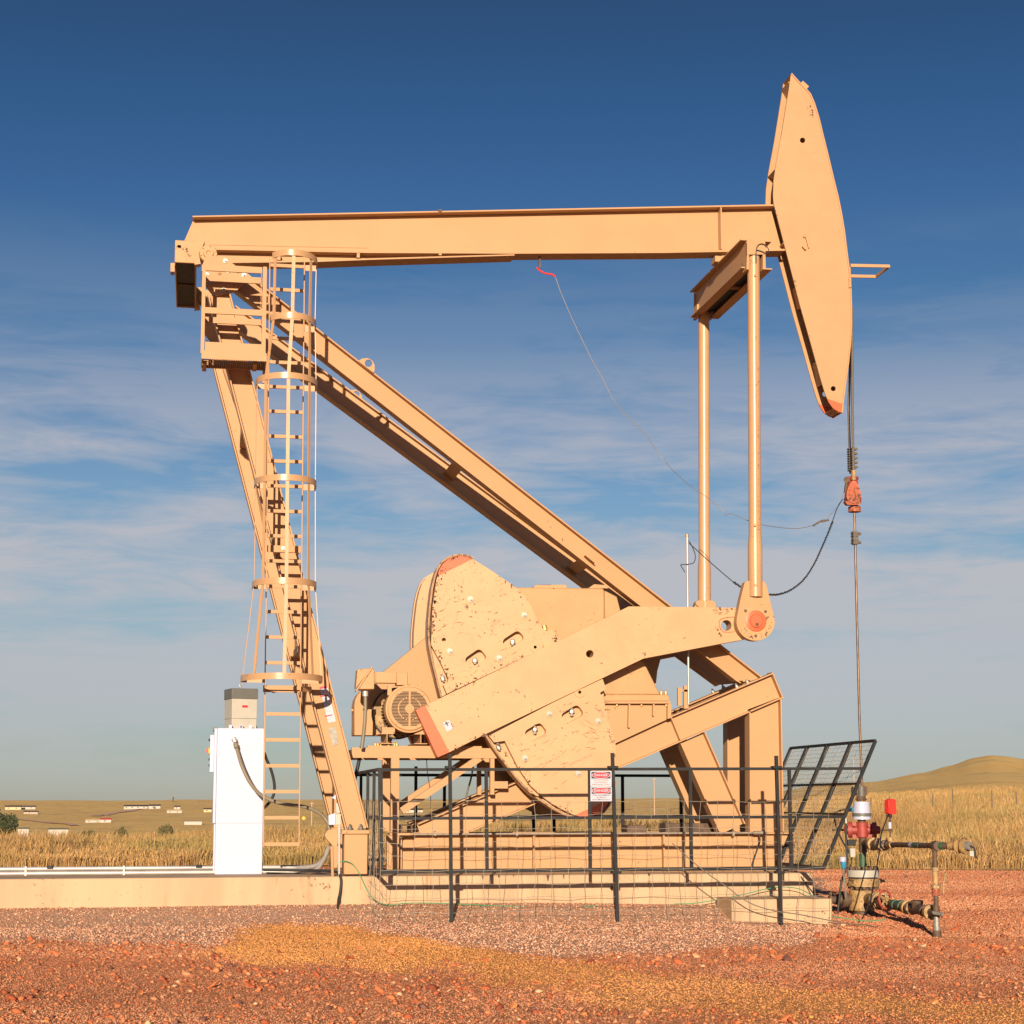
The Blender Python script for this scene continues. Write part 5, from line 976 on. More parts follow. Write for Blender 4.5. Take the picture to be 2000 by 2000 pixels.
chipline([(855,1477),(900,1458),(950,1433)], 40, Yc_, crk, 4, inward=(-.2,-1)); chipline([(820,1383),(900,1343),(1000,1295)], 40, Yc_, crk, 3, inward=(.2,1), smax=1.3); chipline([(1395,1188),(1425,1188),(1440,1190)], 22, Yc_, crk, 3, inward=(0,1))
scratches([(1392,1192,1415,1204,9)], Yc_, crk, L=(8,20)); chipline([(1400,1225),(1405,1240),(1425,1245)], 16, Yc_, crk, 3, inward=(1,0)); chipline([(870,1440),(890,1410),(930,1400)], 14, Yc_, crk, 12, smax=1.2)
pbk = [o for o in C.objects if o.name == 'pitman_bracket'][0]
chipline([(1448,1230),(1462,1243),(1480,1246),(1498,1238),(1506,1226)], 60, 20.918, pbk, 5, inward=(0,-.8), smax=1.3)
for nm_, x_ in (('pitman', 1478),):
    pass
mb_ = [(o, o.name) for o in C.objects if o.name.startswith('pitman')]
for x_, y_, s_ in ((410,478,5),(398,500,4),(393,512,3)):
    pass
tbh = [o for o in C.objects if o.name == 'tail_bearing_housing'][0]
chipline([(345,480),(362,484),(372,500),(380,506)], 34, 20.998, tbh, 4, inward=(0,1), smax=2.2); scratches([(360,475,382,505,8)], 20.998, tbh, ang=1.2, L=(6,16))
hdo = [o for o in C.objects if o.name == 'horsehead'][0]
chipline([(1580,190),(1584,215),(1592,226)], 26, 21.829, hdo, 3, inward=(-1,.2), smax=1.6); chipline([(1511,400),(1530,470),(1560,580),(1600,720)], 26, 21.829, hdo, 2, inward=(1,0), smax=1.0)
# ------------------------------------------------------------ safety fence
YF = 19.85; YFF = 24.0
def gz(X, Y): return float(zg(X, Y))
fa = P(743, 1502, YF); fb = P(1545, 1502, YF); XL, XR = fa.x, fb.x
FN = empty('safety_fence', ((XL+XR)/2, YF, gz((XL+XR)/2, YF)), 'black steel safety fence with wire mesh around the pumpjack', 'safety fence')
def sq(mb, a, b, s=.038): return mb.beam(a, b, s, s, Vector((0,1,0)) if abs((Vector(b)-Vector(a)).normalized().y) < .9 else Vector((1,0,0)))
def frail(x0, y0, x1, y1, Y, s, nm='rail'): sq(MB(), P(x0,y0,Y), P(x1,y1,Y), s).build(nm, m_blk, FN)
frail(738, 1503.4, 1686, 1501, YF, .034); frail(738, 1598.5, 1650, 1595.3, YF-.0, .034); frail(738, 1702.5, 1609, 1695, YF, .045)
for x0, x1, w_ in ((743,744,.05),(949.5,951.5,.036),(1151.5,1153,.036),(1347.5,1351,.036),(1541.5,1546,.036)):
    sq(MB(), P(x0,1504,YF)+Vector((0,.004,0)), P(x1,1700,YF)+Vector((0,.004,0)), w_).build('picket', m_blk, FN)
for x0, y0, x1, y1 in ((878.6,1473,882,1796),(1196,1470.5,1206,1785),(1516,1476,1525.5,1797)):
    a = P(x0,y0,YF-.045); b = P(x1,y1,YF-.045); b.z = min(b.z, gz(b.x,b.y)+.0)-.05; sq(MB(), a, b, .038).build('fence_post', m_blk, FN)
    for yy in (1499, 1704): t = (yy-y0)/(y1-y0); q = P(x0+(x1-x0)*t, yy, YF-.03); MB().box(q.x-.055, q.x+.055, YF-.075, YF+.03, q.z-.012, q.z+.018).build('post_clamp', m_blk, FN)
# far run, left run
def at3(X, y, Y): return None
ztr = P(900,1503,YF).z; zmr = P(900,1598,YF).z; zbr = P(900,1702,YF).z; zfar = P(900,1514,YFF).z
XRF = XR+.1
sq(MB(), (XL,YFF,zfar), (XRF,YFF,zfar), .04).build('rail', m_blk, FN); sq(MB(), (XL,YFF,zmr-.02), (XRF,YFF,zmr-.02), .036).build('rail', m_blk, FN); sq(MB(), (XL,YFF,zbr), (XRF,YFF,zbr), .036).build('rail', m_blk, FN)
for x in (812, 868, 1042, 1082, 1216, 1330, 1425): q = P(x, 1560, YFF); top = .12 if x in (812,) else 0; sq(MB(), (q.x,YFF,gz(q.x,YFF)-.05), (q.x,YFF,zfar+top), .04).build('fence_post', m_blk, FN)
for z0, z1 in ((ztr, zfar), (zmr, zmr-.02), (zbr, zbr)): sq(MB(), (XL,YF+.03,z0), (XL,YFF-.03,z1), .036).build('rail', m_blk, FN)
for y in (20.55, 21.3, 22.2, 23.1, 24.0): sq(MB(), (XL,y,zbr if y < 23.6 else gz(XL,y)), (XL,y,ztr+(zfar-ztr)*(y-YF)/(YFF-YF)), .034).build('picket', m_blk, FN)
def wob(i, j, s=.012): return s*math.sin(i*1.7+j*.9)+s*.6*math.sin(i*.6-j*2.3)
def wiremesh(org, U, V, lu, lv, du, dv, r, name='wire_mesh', w=.010, droop=0):
    mb = MB(); U = Vector(U).normalized(); V = Vector(V).normalized(); N_ = U.cross(V).normalized(); nu = round(lu/du); nv = round(lv/dv)
    def pt(i, j):
        return Vector(org)+U*(i*du+wob(j,i,w))+V*(j*dv+wob(i,j+3,w)-droop*abs(math.sin(i*.23)))+N_*wob(i*1.3,j,w)
    for i in range(nu+1): mb.tube([pt(i,j) for j in range(nv+1)], r, 4)
    for j in range(nv+1): mb.tube([pt(i,j) for i in range(nu+1)], r, 4)
    return mb.build(name, m_wire, FN)
X1 = P(1626, 1600, YF).x; zt = P(900,1577,YF-.03).z; zb = -.05
wiremesh((XL, YF-.035, zb), (1,0,0), (0,0,1), X1-XL, zt-zb, .2, .158, .0034)
for i in range(22): pass
wiremesh((XL-.03, YF, zb), (0,1,0), (0,0,1), YFF-YF, zt-zb, .2, .158, .0024)
wiremesh((XL, YFF+.03, .0), (1,0,0), (0,0,1), XR-XL, zt, .2, .158, .0024)
# leaning end panel
EB = P(1608,1696,YF); ET = P(1710,1446.5,YF); dE = ET-EB
for t in (0, .26, .53, .78, 1.0):
    y = YF+3.05*t; sq(MB(), (EB.x,y,EB.z), (ET.x,y,ET.z), .036 if t in (0,1.) else .045).build('panel_bar', m_blk, FN)
for t, s_ in ((0,.04), (.42,.03), (.66,.03), (1,.036)):
    q = EB+dE*t; sq(MB(), (q.x,YF+.02,q.z), (q.x,YF+3.03,q.z), s_).build('panel_rail', m_blk, FN)
wiremesh((EB.x, YF, EB.z), (0,1,0), dE, 3.05, dE.length, .05, .06, .0019, 'panel_mesh', w=.006)
# danger signs ---------------------------------------------------
def text(s_, x, z, Y, size, mt, parent, wid=None, name='lettering'):
    cu = bpy.data.curves.new('t', 'FONT'); cu.body = s_; cu.size = size; cu.align_x = 'CENTER'; cu.align_y = 'CENTER'; cu.extrude = .0006; cu.offset = size*.02
    t_ = bpy.data.objects.new('t', cu); C.objects.link(t_); bpy.context.view_layer.update()
    me = bpy.data.meshes.new_from_object(t_); bpy.data.objects.remove(t_); bpy.data.curves.remove(cu)
    n_ = len(me.vertices); co = np.zeros(n_*3); me.vertices.foreach_get('co', co); co = co.reshape(-1,3); W_ = co[:,0].max()-co[:,0].min()
    k = (wid/W_) if wid else 1; pw = parent_world(parent); out = np.stack([co[:,0]*k+x-pw[0], -co[:,2]+Y-pw[1], co[:,1]+z-pw[2]], -1)
    me.vertices.foreach_set('co', out.ravel()); me.materials.clear(); me.materials.append(mt); me.name = name
    o = bpy.data.objects.new(name, me); C.objects.link(o); o.parent = parent; return o
def dsign(x0, y0, x1, y1, lines, mt, label, big):
    Y = YF-.058; a = P(x0,y1,Y); b = P(x1,y0,Y); cx = (a.x+b.x)/2; w_ = b.x-a.x; h_ = b.z-a.z
    bd = MB().plate(rnd([(x0,y0),(x1,y0),(x1,y1),(x0,y1)], 1.2), Y, Y+.004); o = place(bd, 'danger_sign', m_lwhite, (cx, Y, a.z), label, 'danger sign', 'danger signs wired to the fence')
    zt = b.z-h_*.06; zp = b.z-h_*.485; MB().box(a.x+w_*.055, b.x-w_*.055, Y-.001, Y, zp, zt).build('header_panel', m_lblack, o)
    zc = (zt+zp)/2; rx, rz = w_*.43, (zt-zp)*.47; pw_ = 2 if not big else 2.6
    def sup(k): return [(cx+rx*k*math.copysign(abs(math.cos(t))**(2/pw_), math.cos(t)), zc+(rz*(k if k == 1 else k*.97))*math.copysign(abs(math.sin(t))**(2/pw_), math.sin(t))) for t in np.linspace(0, 2*math.pi, 41)[:-1]]
    MB().loops(sup(1), [], Y-.002, Y-.001).build('oval_border', m_lwhite, o); MB().loops(sup(.93), [], Y-.003, Y-.002).build('red_oval', m_lred, o)
    text('DANGER', cx, zc, Y-.004, rz*1.25 if big else rz*1.05, m_lwhite, o, wid=w_*(.68 if big else .62))
    for i, s_ in enumerate(lines): text(s_[0], cx, zp-(zp-a.z)*(.2+.29*i), Y-.001, h_*.115, mt, o, wid=w_*s_[1])
m_txt1 = mat('faded_letters', (.30,.19,.09), .5); m_txt2 = mat('brown_letters', (.10,.07,.045), .5)
dsign(1153, 1506, 1194.5, 1536, [('DO NOT ENTER', .70), ('AUTHORIZED', .60), ('PERSONNEL ONLY', .84)], m_txt1, 'upper danger sign reading DO NOT ENTER AUTHORIZED PERSONNEL ONLY', False)
dsign(1153.3, 1536.6, 1195, 1565, [('THIS EQUIPMENT', .84), ('-  STARTS  -', .62), ('AUTOMATICALLY', .84)], m_txt2, 'lower danger sign reading THIS EQUIPMENT STARTS AUTOMATICALLY', True)
# ------------------------------------------------------------ electrical cabinet
CY = 21.58; ca = P(419, 1705.6, CY); cb = P(516.5, 1422.5, CY); ca.z = ZP
CB = empty('electrical_cabinet', ((ca.x+cb.x)/2, CY+.25, ZP), 'tall white steel electrical cabinet standing on the concrete pad', 'electrical cabinet')
bo = MB().box(ca.x-.0, cb.x, CY, CY+.55, ZP+.001, cb.z).build('body', m_white, CB, bevel=.006)
zs = P(450,1608,CY).z; MB().box(ca.x-.035, ca.x-.002, CY+.02, CY+.53, zs, cb.z-.004).build('door', m_white, CB, bevel=.004)
MB().box(ca.x-.02, ca.x-.002, CY+.03, CY+.5, ZP+.02, zs-.01).build('lower_door', m_white, CB)
MB().box(ca.x+.01, cb.x-.01, CY-.0015, CY, zs-.002, zs+.002).build('seam', m_lgrey, CB)
z0, z1 = P(411,1508,CY).z, P(411,1435,CY).z; cp = MB().box(ca.x-.085, ca.x-.036, CY+.06, CY+.3, z0, z1).build('control_box', m_white, CB, bevel=.003)
q = P(407,1467,CY+.1); MB().cyl((q.x+.04,CY+.14,q.z), (q.x-.0,CY+.14,q.z), .045, n=20).build('switch_base', mat('yellow_plastic',(.7,.42,.02),.4), CB)
MB().beam((q.x+.0,CY+.13,q.z+.025), (q.x-.03,CY+.13,q.z-.005), .05, .035).build('switch_knob', m_bright_red, CB)
for y in (1483, 1495, 1445): q = P(407.5,y,CY+.1); MB().cyl((q.x+.03,CY+.15,q.z), (q.x-.0,CY+.15,q.z), .016, n=12).build('button', m_blk, CB)
MB().box(ca.x-.05, ca.x+.01, CY+.05, CY+.35, cb.z-.03, cb.z+.012).build('corner_bracket', m_grey, CB)
# upper inverter box, turned slightly
tm = Matrix.Translation((P(471,1400,CY).x, CY+.27, 0)) @ Matrix.Rotation(R(14), 4, 'Z')
zb0, zb1, zb2, zb3 = cb.z, P(471,1402.5,CY).z, P(471,1364,CY).z, P(471,1343.5,CY).z
def tbox(nm, w_, d_, z0, z1, mt, yo=0, bev=.004):
    m_ = MB().box(-w_/2, w_/2, -d_/2+yo, d_/2+yo, z0, z1); m_.v = [tuple(tm @ Vector(v)) for v in m_.v]; return m_.build(nm, mt, CB, bevel=bev)
tbox('inverter_base', .315, .34, zb0, zb1-.002, m_cream); ib = tbox('inverter_body', .32, .35, zb1, zb2, m_cream); tbox('inverter_cap', .335, .37, zb2+.001, zb3, m_grey)
r_ = MB().box(-.03, .04, -.178, -.176, P(470,1381,CY).z, P(470,1376.5,CY).z); r_.v = [tuple(tm @ Vector(v)) for v in r_.v]; r_.build('red_label', m_lred, CB)
def ring(c, r, t, mt, par, nm='eye_bolt'):
    m_ = MB(); pts = [Vector(c)+Vector((r*math.cos(i*math.pi/8), 0, r*math.sin(i*math.pi/8))) for i in range(17)]; m_.tube(pts, t, 6); m_.cyl(Vector(c)-Vector((0,0,r)), Vector(c)-Vector((0,0,r*2.2)), t*1.2, n=8); return m_.build(nm, mt, par)
ring(P(470.5,1338,CY+.2), .02, .005, m_zinc, CB); ring(P(470.5,1419,CY+.02), .022, .007, m_white, CB)
for x in (450, 489): MB().pbox(x-3, x+3, 1416, 1424, CY-.004, .03).build('mounting_tab', m_white, CB)
# hoses and cables -----------------------------------------------
def cable(name, pts, Y, r, mt, label, cat, smooth=6, Ys=None, n=8, group=None):
    w_ = [P(x, y, (Ys[i] if Ys else Y)) for i, (x, y) in enumerate(pts)]
    return place(MB().tube(w_, r, n, smooth), name, mt, w_[-1], label, cat, group)
hs = cable('hose', [(459,1449),(462,1460),(467,1478),(473,1497),(484,1521),(496,1539),(508,1551),(525,1561),(545,1568),(570,1572.5),(590,1575),(608,1580),(624,1588),(636,1600),(642,1613),(643,1625)], 21.2, .022, m_hose, 'thick grey hose swooping from the white cabinet to the leg', 'hose', n=14, Ys=[21.56,21.5,21.45,21.4,21.35,21.3,21.25,21.2,21.15,21.1,21.1,21.05,21.0,20.95,20.95,20.95])
MB().tube([P(456,1445,21.57), P(457.5,1443,21.5), P(459.5,1449,21.5)], .026, 10).build('elbow_fitting', m_galv, hs); MB().cyl(P(460,1452,21.5), P(462,1461,21.48), .03, n=12).build('hose_collar', m_hose, hs)
for x, y in ((557,1570.5),(627,1590)): MB().cyl(P(x,y,21.2-(.18 if x > 600 else 0)), P(x+3,y+.8,21.2-(.18 if x > 600 else 0)), .025, n=12).build('tape_band', m_rub, hs)
cable('cable', [(516,1470),(521,1484),(527,1497),(533,1516),(536,1534),(535,1550),(529,1563),(521,1573),(514,1579)], 21.75, .018, m_rub, 'black cable looping out from behind the white cabinet', 'cable')
cable('cable', [(495,1388),(496.5,1400),(499,1415),(502,1424)], 21.8, .01, m_rub, 'short black cable beside the box on top of the cabinet', 'cable')
cd = empty('conduit_run', P(200,1703,21.65), 'pair of pale conduits lying along the back of the pad', 'conduit')
for dy, dz in ((0,.028),(.02,.082)):
    xl = PADX0+.3; z = ZP+dz; c_ = MB(); c_.tube([(xl,21.63+dy,z), (P(415,1700,21.63).x,21.63+dy,z), (P(560,1698,21.63).x,21.63+dy,z), (P(590,1697,21.5).x,21.5+dy,z), (P(617,1690,21.3).x,21.3+dy,z+.03), (P(634,1676,21.15).x,21.15+dy,P(634,1676,21.15).z), (P(642,1655,21.05).x,21.05+dy,P(642,1655,21.05).z)], .026, 12, 5)
    c_.build('conduit', m_galv, cd)
for x in (50, 242): q = P(x,1700,21.6); MB().box(q.x-.01, q.x+.01, 21.6, 21.69, ZP+.002, ZP+.113).build('strap', m_galv, cd)
for x in (98, 389): q = P(x,1700,21.6); MB().box(q.x-.04, q.x+.03, 21.6, 21.68, ZP+.085, ZP+.118).build('coupling', m_blk, cd)
cable('cable', [(514,1699),(560,1699.5),(600,1700),(630,1700.5),(652,1702),(661,1706),(666,1718),(664.5,1740),(661,1758),(659.5,1776)], 21, .016, m_rub, 'black cable hanging over the pad edge to the gravel', 'cable', Ys=[21.4,21.35,21.3,21.1,20.95,20.82,20.77,20.74,20.68,20.45])
# control boxes by the leg foot (fixed to the leg)
fx = empty('junction_post', (P(655,1705,20.8).x, 20.8, ZP), 'conduit post with white boxes beside the near leg foot', 'junction post')
MB().cyl(P(662.5,1637,20.8), (P(662.5,1700,20.8).x,20.8,ZP+.002), .0135, n=12).build('pipe', m_galv, fx)
MB().cyl(P(662.8,1612,20.8), P(662.5,1638,20.8), .021, n=14).build('pipe_body', m_cream, fx)
MB().plate(rnd([(641.5,1592),(655,1588),(655,1611),(642,1611)], 2), 20.75, 20.85).build('white_box', m_white, fx, bevel=.004)
MB().plate(rnd([(655.5,1590),(666,1590),(665,1610.5),(655.5,1610.5)], 1), 20.74, 20.84).build('grey_box', m_cream, fx, bevel=.004)
MB().plate([(656,1569),(659.5,1569),(664.5,1587),(657,1587)], 20.76, 20.82).build('wedge_cover', m_cream, fx)
MB().plate([(648,1558),(656,1552),(656,1562)], 20.76, 20.8).build('vent_flap', m_white, fx)
tj = MB(); q = P(645,1638,20.9); tj.plate(rnd([(634,1630),(640,1621),(657,1618),(661,1630),(659,1652),(651,1653),(636,1636)], 4), 20.82, 20.98); tj.build('cast_box', m_tan2, fx, bevel=.01)
MB().cyl(P(648,1653,20.88), (P(650,1690,20.88).x,20.88,ZP), .018, n=10).build('stub_pipe', m_tan2, fx)
cable('ground_wire', [(664,1706),(659,1697),(661,1687),(670,1682),(680,1683),(691,1690),(703,1709),(715,1735),(726,1752),(739,1762),(757,1768)], 20.7, .0055, m_greenwire, 'thin green wire curling up over the pad edge by the leg', 'wire', n=6, Ys=[20.85,20.82,20.8,20.78,20.77,20.76,20.75,20.74,20.7,20.6,20.5])
cable('ground_wire', [(757,1768.5),(790,1764.5),(821,1763.5),(880,1765),(950,1768.5),(1028,1771),(1080,1773.5),(1130,1771.5),(1167,1769)], 20.5, .0055, m_greenwire, 'long green wire lying on the gravel in front of the pad', 'wire', n=6)
cable('ground_wire', [(1317,1765.5),(1353,1764.5),(1385,1760),(1415,1754.5),(1460,1745),(1495,1736.5),(1529,1732.5),(1560,1736),(1583,1747),(1600,1757)], 20.6, .0055, m_greenwire, 'green wire arching past the concrete block', 'wire', n=6)
cable('ground_wire', [(1626,1790),(1650,1793.5),(1679,1798),(1705,1798.5),(1730,1796)], 19.6, .006, m_greenwire, 'green wire lying on red dirt by the wellhead', 'wire', n=6)
cable('rope', [(1313,1647),(1345,1676),(1379,1704),(1425,1736),(1446,1753),(1477,1769),(1516,1779.5),(1555,1785),(1591,1792),(1655,1804),(1690,1806),(1712,1812)], 19.8, .007, m_wire, 'pale frayed rope trailing from the mesh down across the block', 'rope', n=6, Ys=[19.78,19.76,19.74,19.7,19.65,19.6,19.6,19.6,19.6,19.3,19.1,18.9])
cable('cable', [(1555,1701),(1567,1716),(1581,1735),(1594,1751)], 20.65, .008, m_rub, 'thin dark cable leaning at the pad end', 'cable', n=6, Ys=[20.9,20.78,20.7,20.5])
# conduit on the base beam belongs to the machine
bc = MB(); zc_ = P(1100,1629,21.4).z+.012; bc.tube([P(749,1683,21.36), P(756,1672,21.36), P(764,1655,21.36), P(776,1640,21.36), P(790,1632,21.37), P(806,1629.5,21.38)], .012, 8, 4); bc.build('flexible_conduit', m_hose, PJ)
cdd = MB(); cdd.cyl(P(805,1629.5,21.38), P(1475,1626.6,21.38), .014, n=10); cdo = cdd.build('base_conduit', m_cond, PJ)
for x in (850, 1010, 1433): MB().pbox(x-2, x+2, 1623, 1632, 21.36, .04).build('conduit_clip', m_cond, cdo)
MB().cyl(P(1472,1626.6,21.38), P(1494,1626.3,21.38), .024, n=12).build('conduit_fitting', m_cond, cdo); MB().tube([P(1483,1630,21.38), P(1484,1643,21.37), P(1478,1662,21.36), P(1472,1680,21.36), P(1470,1692,21.36)], .01, 8, 4).build('drop_cable', m_rub, cdo)
ht = MB()
for pts in ([(1050,1325-0),(1050,1325)],): pass
MB().tube([P(*c_,22.3) for c_ in [(833,1482),(835,1510),(840,1545),(842,1580)]], .005, 6, 4).build('hanging_wire', m_rub, PJ); MB().tube([P(*c_,22.0) for c_ in [(925,1492),(920,1520),(912,1550),(908,1575)]], .012, 6, 4).build('hanging_cable', m_rope, PJ)
# ------------------------------------------------------------ bridle, carrier bar, polished rod
BR = empty('rope_bridle', P(1667, 930, 22.0), 'dark wire rope bridle hanging from the horsehead', 'rope bridle')
def ropeline(px, Y, nm='wire_rope'): MB().tube([P(x,y,Y) for x, y in px], .0175, 10).build(nm, m_rope, BR)
ropeline([(1663.5,600),(1664.6,680),(1664.8,800),(1667,925)], 21.9); ropeline([(1662.5,640),(1660,720),(1657.5,800),(1661,925)], 22.12)
zc1 = MB()
for i in range(10): q = P(1659.6+.12*i, 877+i*4.6, 22.1); zc1.box(q.x-.026, q.x+.022, 22.06, 22.14, q.z-.011, q.z+.011)
zc1.build('rope_clips', m_rope, BR)
for i in range(5): zc1 = MB(); q = P(1668.6+.15*i, 877+i*8.8, 21.96); zc1.box(q.x-.012, q.x+.03, 21.93, 21.99, q.z-.016, q.z+.016); zc1.cyl((q.x+.03,21.96,q.z), (q.x+.045,21.96,q.z), .014, n=8); zc1.build('rope_clip', m_rope, BR)
CA = empty('carrier_bar', P(1668,975,22.0), 'orange rusty carrier bar gripping the polished rod under the bridle', 'carrier bar')
MB().lathe(P(1669,1000,22.0), (0,0,1), [(0,.085),(.07,.085),(.08,.06)], 20).build('lower_block', m_rusto, CA)
MB().lathe(P(1665.5,977,22.02), (0,0,1), [(-.06,.06),(-.04,.11),(.02,.12),(.1,.085),(.28,.075),(.29,.085),(.32,.085)], 20).build('beam_bar', m_red, CA)
tear = lambda k: [(1667.6+15.5*k*math.sin(t)*(1-.42*(math.cos(t)+1)/2)*1.12, 963-(25 if math.cos(t) > 0 else 20)*k*math.cos(t)) for t in np.linspace(0, 2*math.pi, 33)[:-1]]
MB().plate(tear(1), 21.86, 21.94, [[(1667.8+4*math.sin(t)*(1-.4*math.cos(t)), 969-11*math.cos(t)) for t in np.linspace(0,2*math.pi,17)[:-1]]]).build('thimble', m_rusto, CA, bevel=.012)
MB().plate([(1667.8+5*math.sin(t)*(1-.45*math.cos(t)), 968-15*math.cos(t)) for t in np.linspace(0,2*math.pi,17)[:-1]], 21.88, 21.92).build('thimble_core', m_rusto, CA)
MB().plate(rnd([(1650,978),(1684,979),(1680,986),(1655,986)], 2), 21.87, 21.95).build('thimble_foot', m_rusto, CA); MB().cyl(P(1667,919,21.9), P(1667.3,938,21.9), .034, n=14).build('socket', m_ylw, CA)
MB().cyl(P(1653.5,937,21.98), P(1653.5,937,21.9), .04, n=14).beam(P(1653,943,21.93), P(1650.5,962,21.93), .03, .03).build('side_latch', m_rust, CA)
PR = empty('polished_rod', P(1684,1553,22.0), 'long thin polished rod running from carrier bar into the wellhead', 'polished rod')
MB().tube([P(1669,1003,22.0), P(1673,1180,22.0), P(1678.5,1400,22.0), P(1684.5,1560,22.0)], .0165, 12).build('rod', m_rod, PR)
rc = MB(); q = P(1669.5,1051,22.0); rc.box(q.x-.035, q.x+.035, 21.96, 22.04, q.z-.09, q.z+.09)
for dz in (-.065,-.03,.03,.065): rc.box(q.x-.04, q.x+.04, 21.95, 22.05, q.z+dz-.008, q.z+dz+.008)
for dz in (-.06,.06): rc.cyl((q.x+.035,21.99,q.z+dz), (q.x+.08,21.99,q.z+dz), .02, n=8)
rc.build('rod_clamp', m_rope, PR)
hk = MB(); hk.pbox(1052.5, 1056, 493, 523, 21.98, .03); hk.build('hanger_hook', m_rust, wbo)
cable('snap_strap', [(1048,522.5),(1055,529),(1065,534),(1078,536),(1084,540)], 21.97, .012, m_bright_red, 'short red strap hanging under the walking beam', 'strap', n=8)
cable('load_cell_wire', [(1085,541),(1095,570),(1112,610),(1128,645),(1145,680),(1158,706),(1180,745),(1196,778),(1214,802),(1228,816),(1260,848),(1300,903),(1342,944),(1385,974),(1411,997),(1417,1006.5),(1429,1003),(1456,1015),(1490,1025),(1530,1031),(1560,1032),(1588,1026),(1600,1020),(1612,1019),(1619,1008),(1640,985),(1647,962)], 21.97, .0038, m_wire, 'thin pale wire sagging from the beam to the carrier bar', 'wire', n=6, smooth=4, Ys=[21.97]*12+[21.6,21.4,21.3,21.3,21.3,21.3,21.3,21.4,21.5,21.7,21.8,21.9,21.9,21.95,21.95])
cw = cable('coiled_cable', [(1346,1061),(1378,1090),(1410,1118),(1434,1138),(1450,1148),(1475,1160),(1503,1161.5),(1522,1160.5),(1545,1152),(1570,1132),(1590,1102),(1605,1070),(1618,1040),(1626,1018),(1636,990),(1646,975)], 21.4, .006, m_rub, 'black coiled signal cable swinging from mast to carrier bar', 'cable', n=8, Ys=[21.36,21.34,21.3,21.28,21.25,21.25,21.25,21.3,21.4,21.5,21.6,21.7,21.8,21.85,21.9,21.95])
cl_ = MB(); base = catmull([P(*c_, y_) for c_, y_ in zip([(1433,1137),(1450,1148),(1475,1160),(1503,1161.5),(1522,1160.5),(1545,1152),(1570,1132),(1590,1102),(1605,1070),(1618,1040),(1626,1019)], [21.28,21.25,21.25,21.25,21.3,21.4,21.5,21.6,21.7,21.8,21.85])], 30); hx = []
for i, p in enumerate(base):
    t = i*1.9; d = (base[min(i+1,len(base)-1)]-base[max(i-1,0)]).normalized(); u = d.orthogonal().normalized(); v = d.cross(u); hx.append(p+(u*math.cos(t)+v*math.sin(t))*.014)
cl_.tube(hx, .0055, 5); cl_.build('coil', m_rub, cw)
cn = cable('wire_connector', [(1588,1027),(1597,1021),(1606,1017),(1619,1016)], 21.88, .013, m_rope, 'dark taped connector on the thin wire beside the carrier bar', 'connector', n=8)
# ------------------------------------------------------------ wellhead
WY = 22.0; q0 = P(1686, 1780, WY)
WH = empty('wellhead', q0, 'rusty wellhead with white cylinder, red valves and flowline', 'wellhead')
def wp(x, y, Y=WY): return P(x, y, Y)
def vcyl(nm, x, y0, y1, wpx, mt, Y=WY, wpx1=None, n=28, bevel=0, par=None):
    k = (wp(x+.5,y0,Y)-wp(x-.5,y0,Y)).length; a = wp(x, y1, Y); b = Vector((a.x, Y, wp(x,y0,Y).z))
    return MB().cyl(a, b, wpx/2*k, (wpx1 if wpx1 is not None else wpx)/2*k, n=n).build(nm, mt, par or WH, bevel=bevel)
so_ = vcyl('stuffing_box', 1682.5, 1536, 1556, 14, m_grey); MB().pbox(1673, 1676, 1537, 1554, WY-.1, .2).pbox(1688, 1694, 1535, 1554, WY-.05, .06).build('clamp_plate', m_rust, so_)
vcyl('rust_collar', 1682, 1555, 1565, 17, m_rust); vcyl('rust_collar', 1682, 1559, 1562, 21, m_rust)
cy_ = vcyl('white_cylinder', 1683, 1566, 1600.5, 34, m_white, wpx1=30); vcyl('cylinder_band', 1683, 1588, 1594.5, 34.6, m_grey, par=cy_)
vcyl('neck', 1683, 1600, 1609, 15, m_rust); rbv = vcyl('preventer_body', 1684, 1606, 1636, 22, m_red, bevel=.01)
for s_ in (-1, 1):
    a = wp(1684+s_*10, 1621, WY); d = Vector((s_*math.cos(.35), -math.sin(.35)*s_, 0)); mb = MB(); mb.lathe(a, d, [(0,.06),(.06,.06),(.062,.1),(.12,.105),(.122,.055),(.16,.05),(.17,.04)], 22); mb.build('preventer_ram', m_red, rbv)
    MB().cyl(a+d*.16, a+d*.33, .014, n=8).build('ram_screw', m_rust, rbv); 
for s_, z in ((-1,1610),(1,1612),(-1,1634),(1,1634)): MB().cyl(wp(1684+s_*15,z,WY-.08), wp(1684+s_*15,z,WY+.08), .028, n=10).build('bolt', m_red, rbv)
vcyl('spool', 1685.5, 1636, 1665, 15, m_rust); vcyl('spool_ring', 1686, 1661, 1668, 11, m_ylw); vcyl('green_spool', 1685.5, 1667, 1693, 13, m_grn)
fl = vcyl('upper_flange', 1685.5, 1699, 1712.5, 59, m_cream, n=40); vcyl('flange_gap', 1685.5, 1712.5, 1715.5, 52, m_rub, par=fl)
f2 = vcyl('lower_flange', 1685.5, 1715.5, 1731, 59, m_ylw, n=40)
k_ = (wp(1686,1700)-wp(1685,1700)).length
for i in range(12):
    t = i*math.pi/6+.2; c_ = Vector((wp(1685.5,1700).x+math.cos(t)*25*k_, WY+math.sin(t)*25*k_, 0)); zt = wp(1685,1699).z; zl = wp(1685,1731).z
    MB().cyl((c_.x,c_.y,zt), (c_.x,c_.y,zt+.045), .024, n=8).build('flange_bolt', m_rust, fl); MB().cyl((c_.x,c_.y,zl), (c_.x,c_.y,zl-.035), .024, n=8).build('flange_bolt', m_rust, f2)
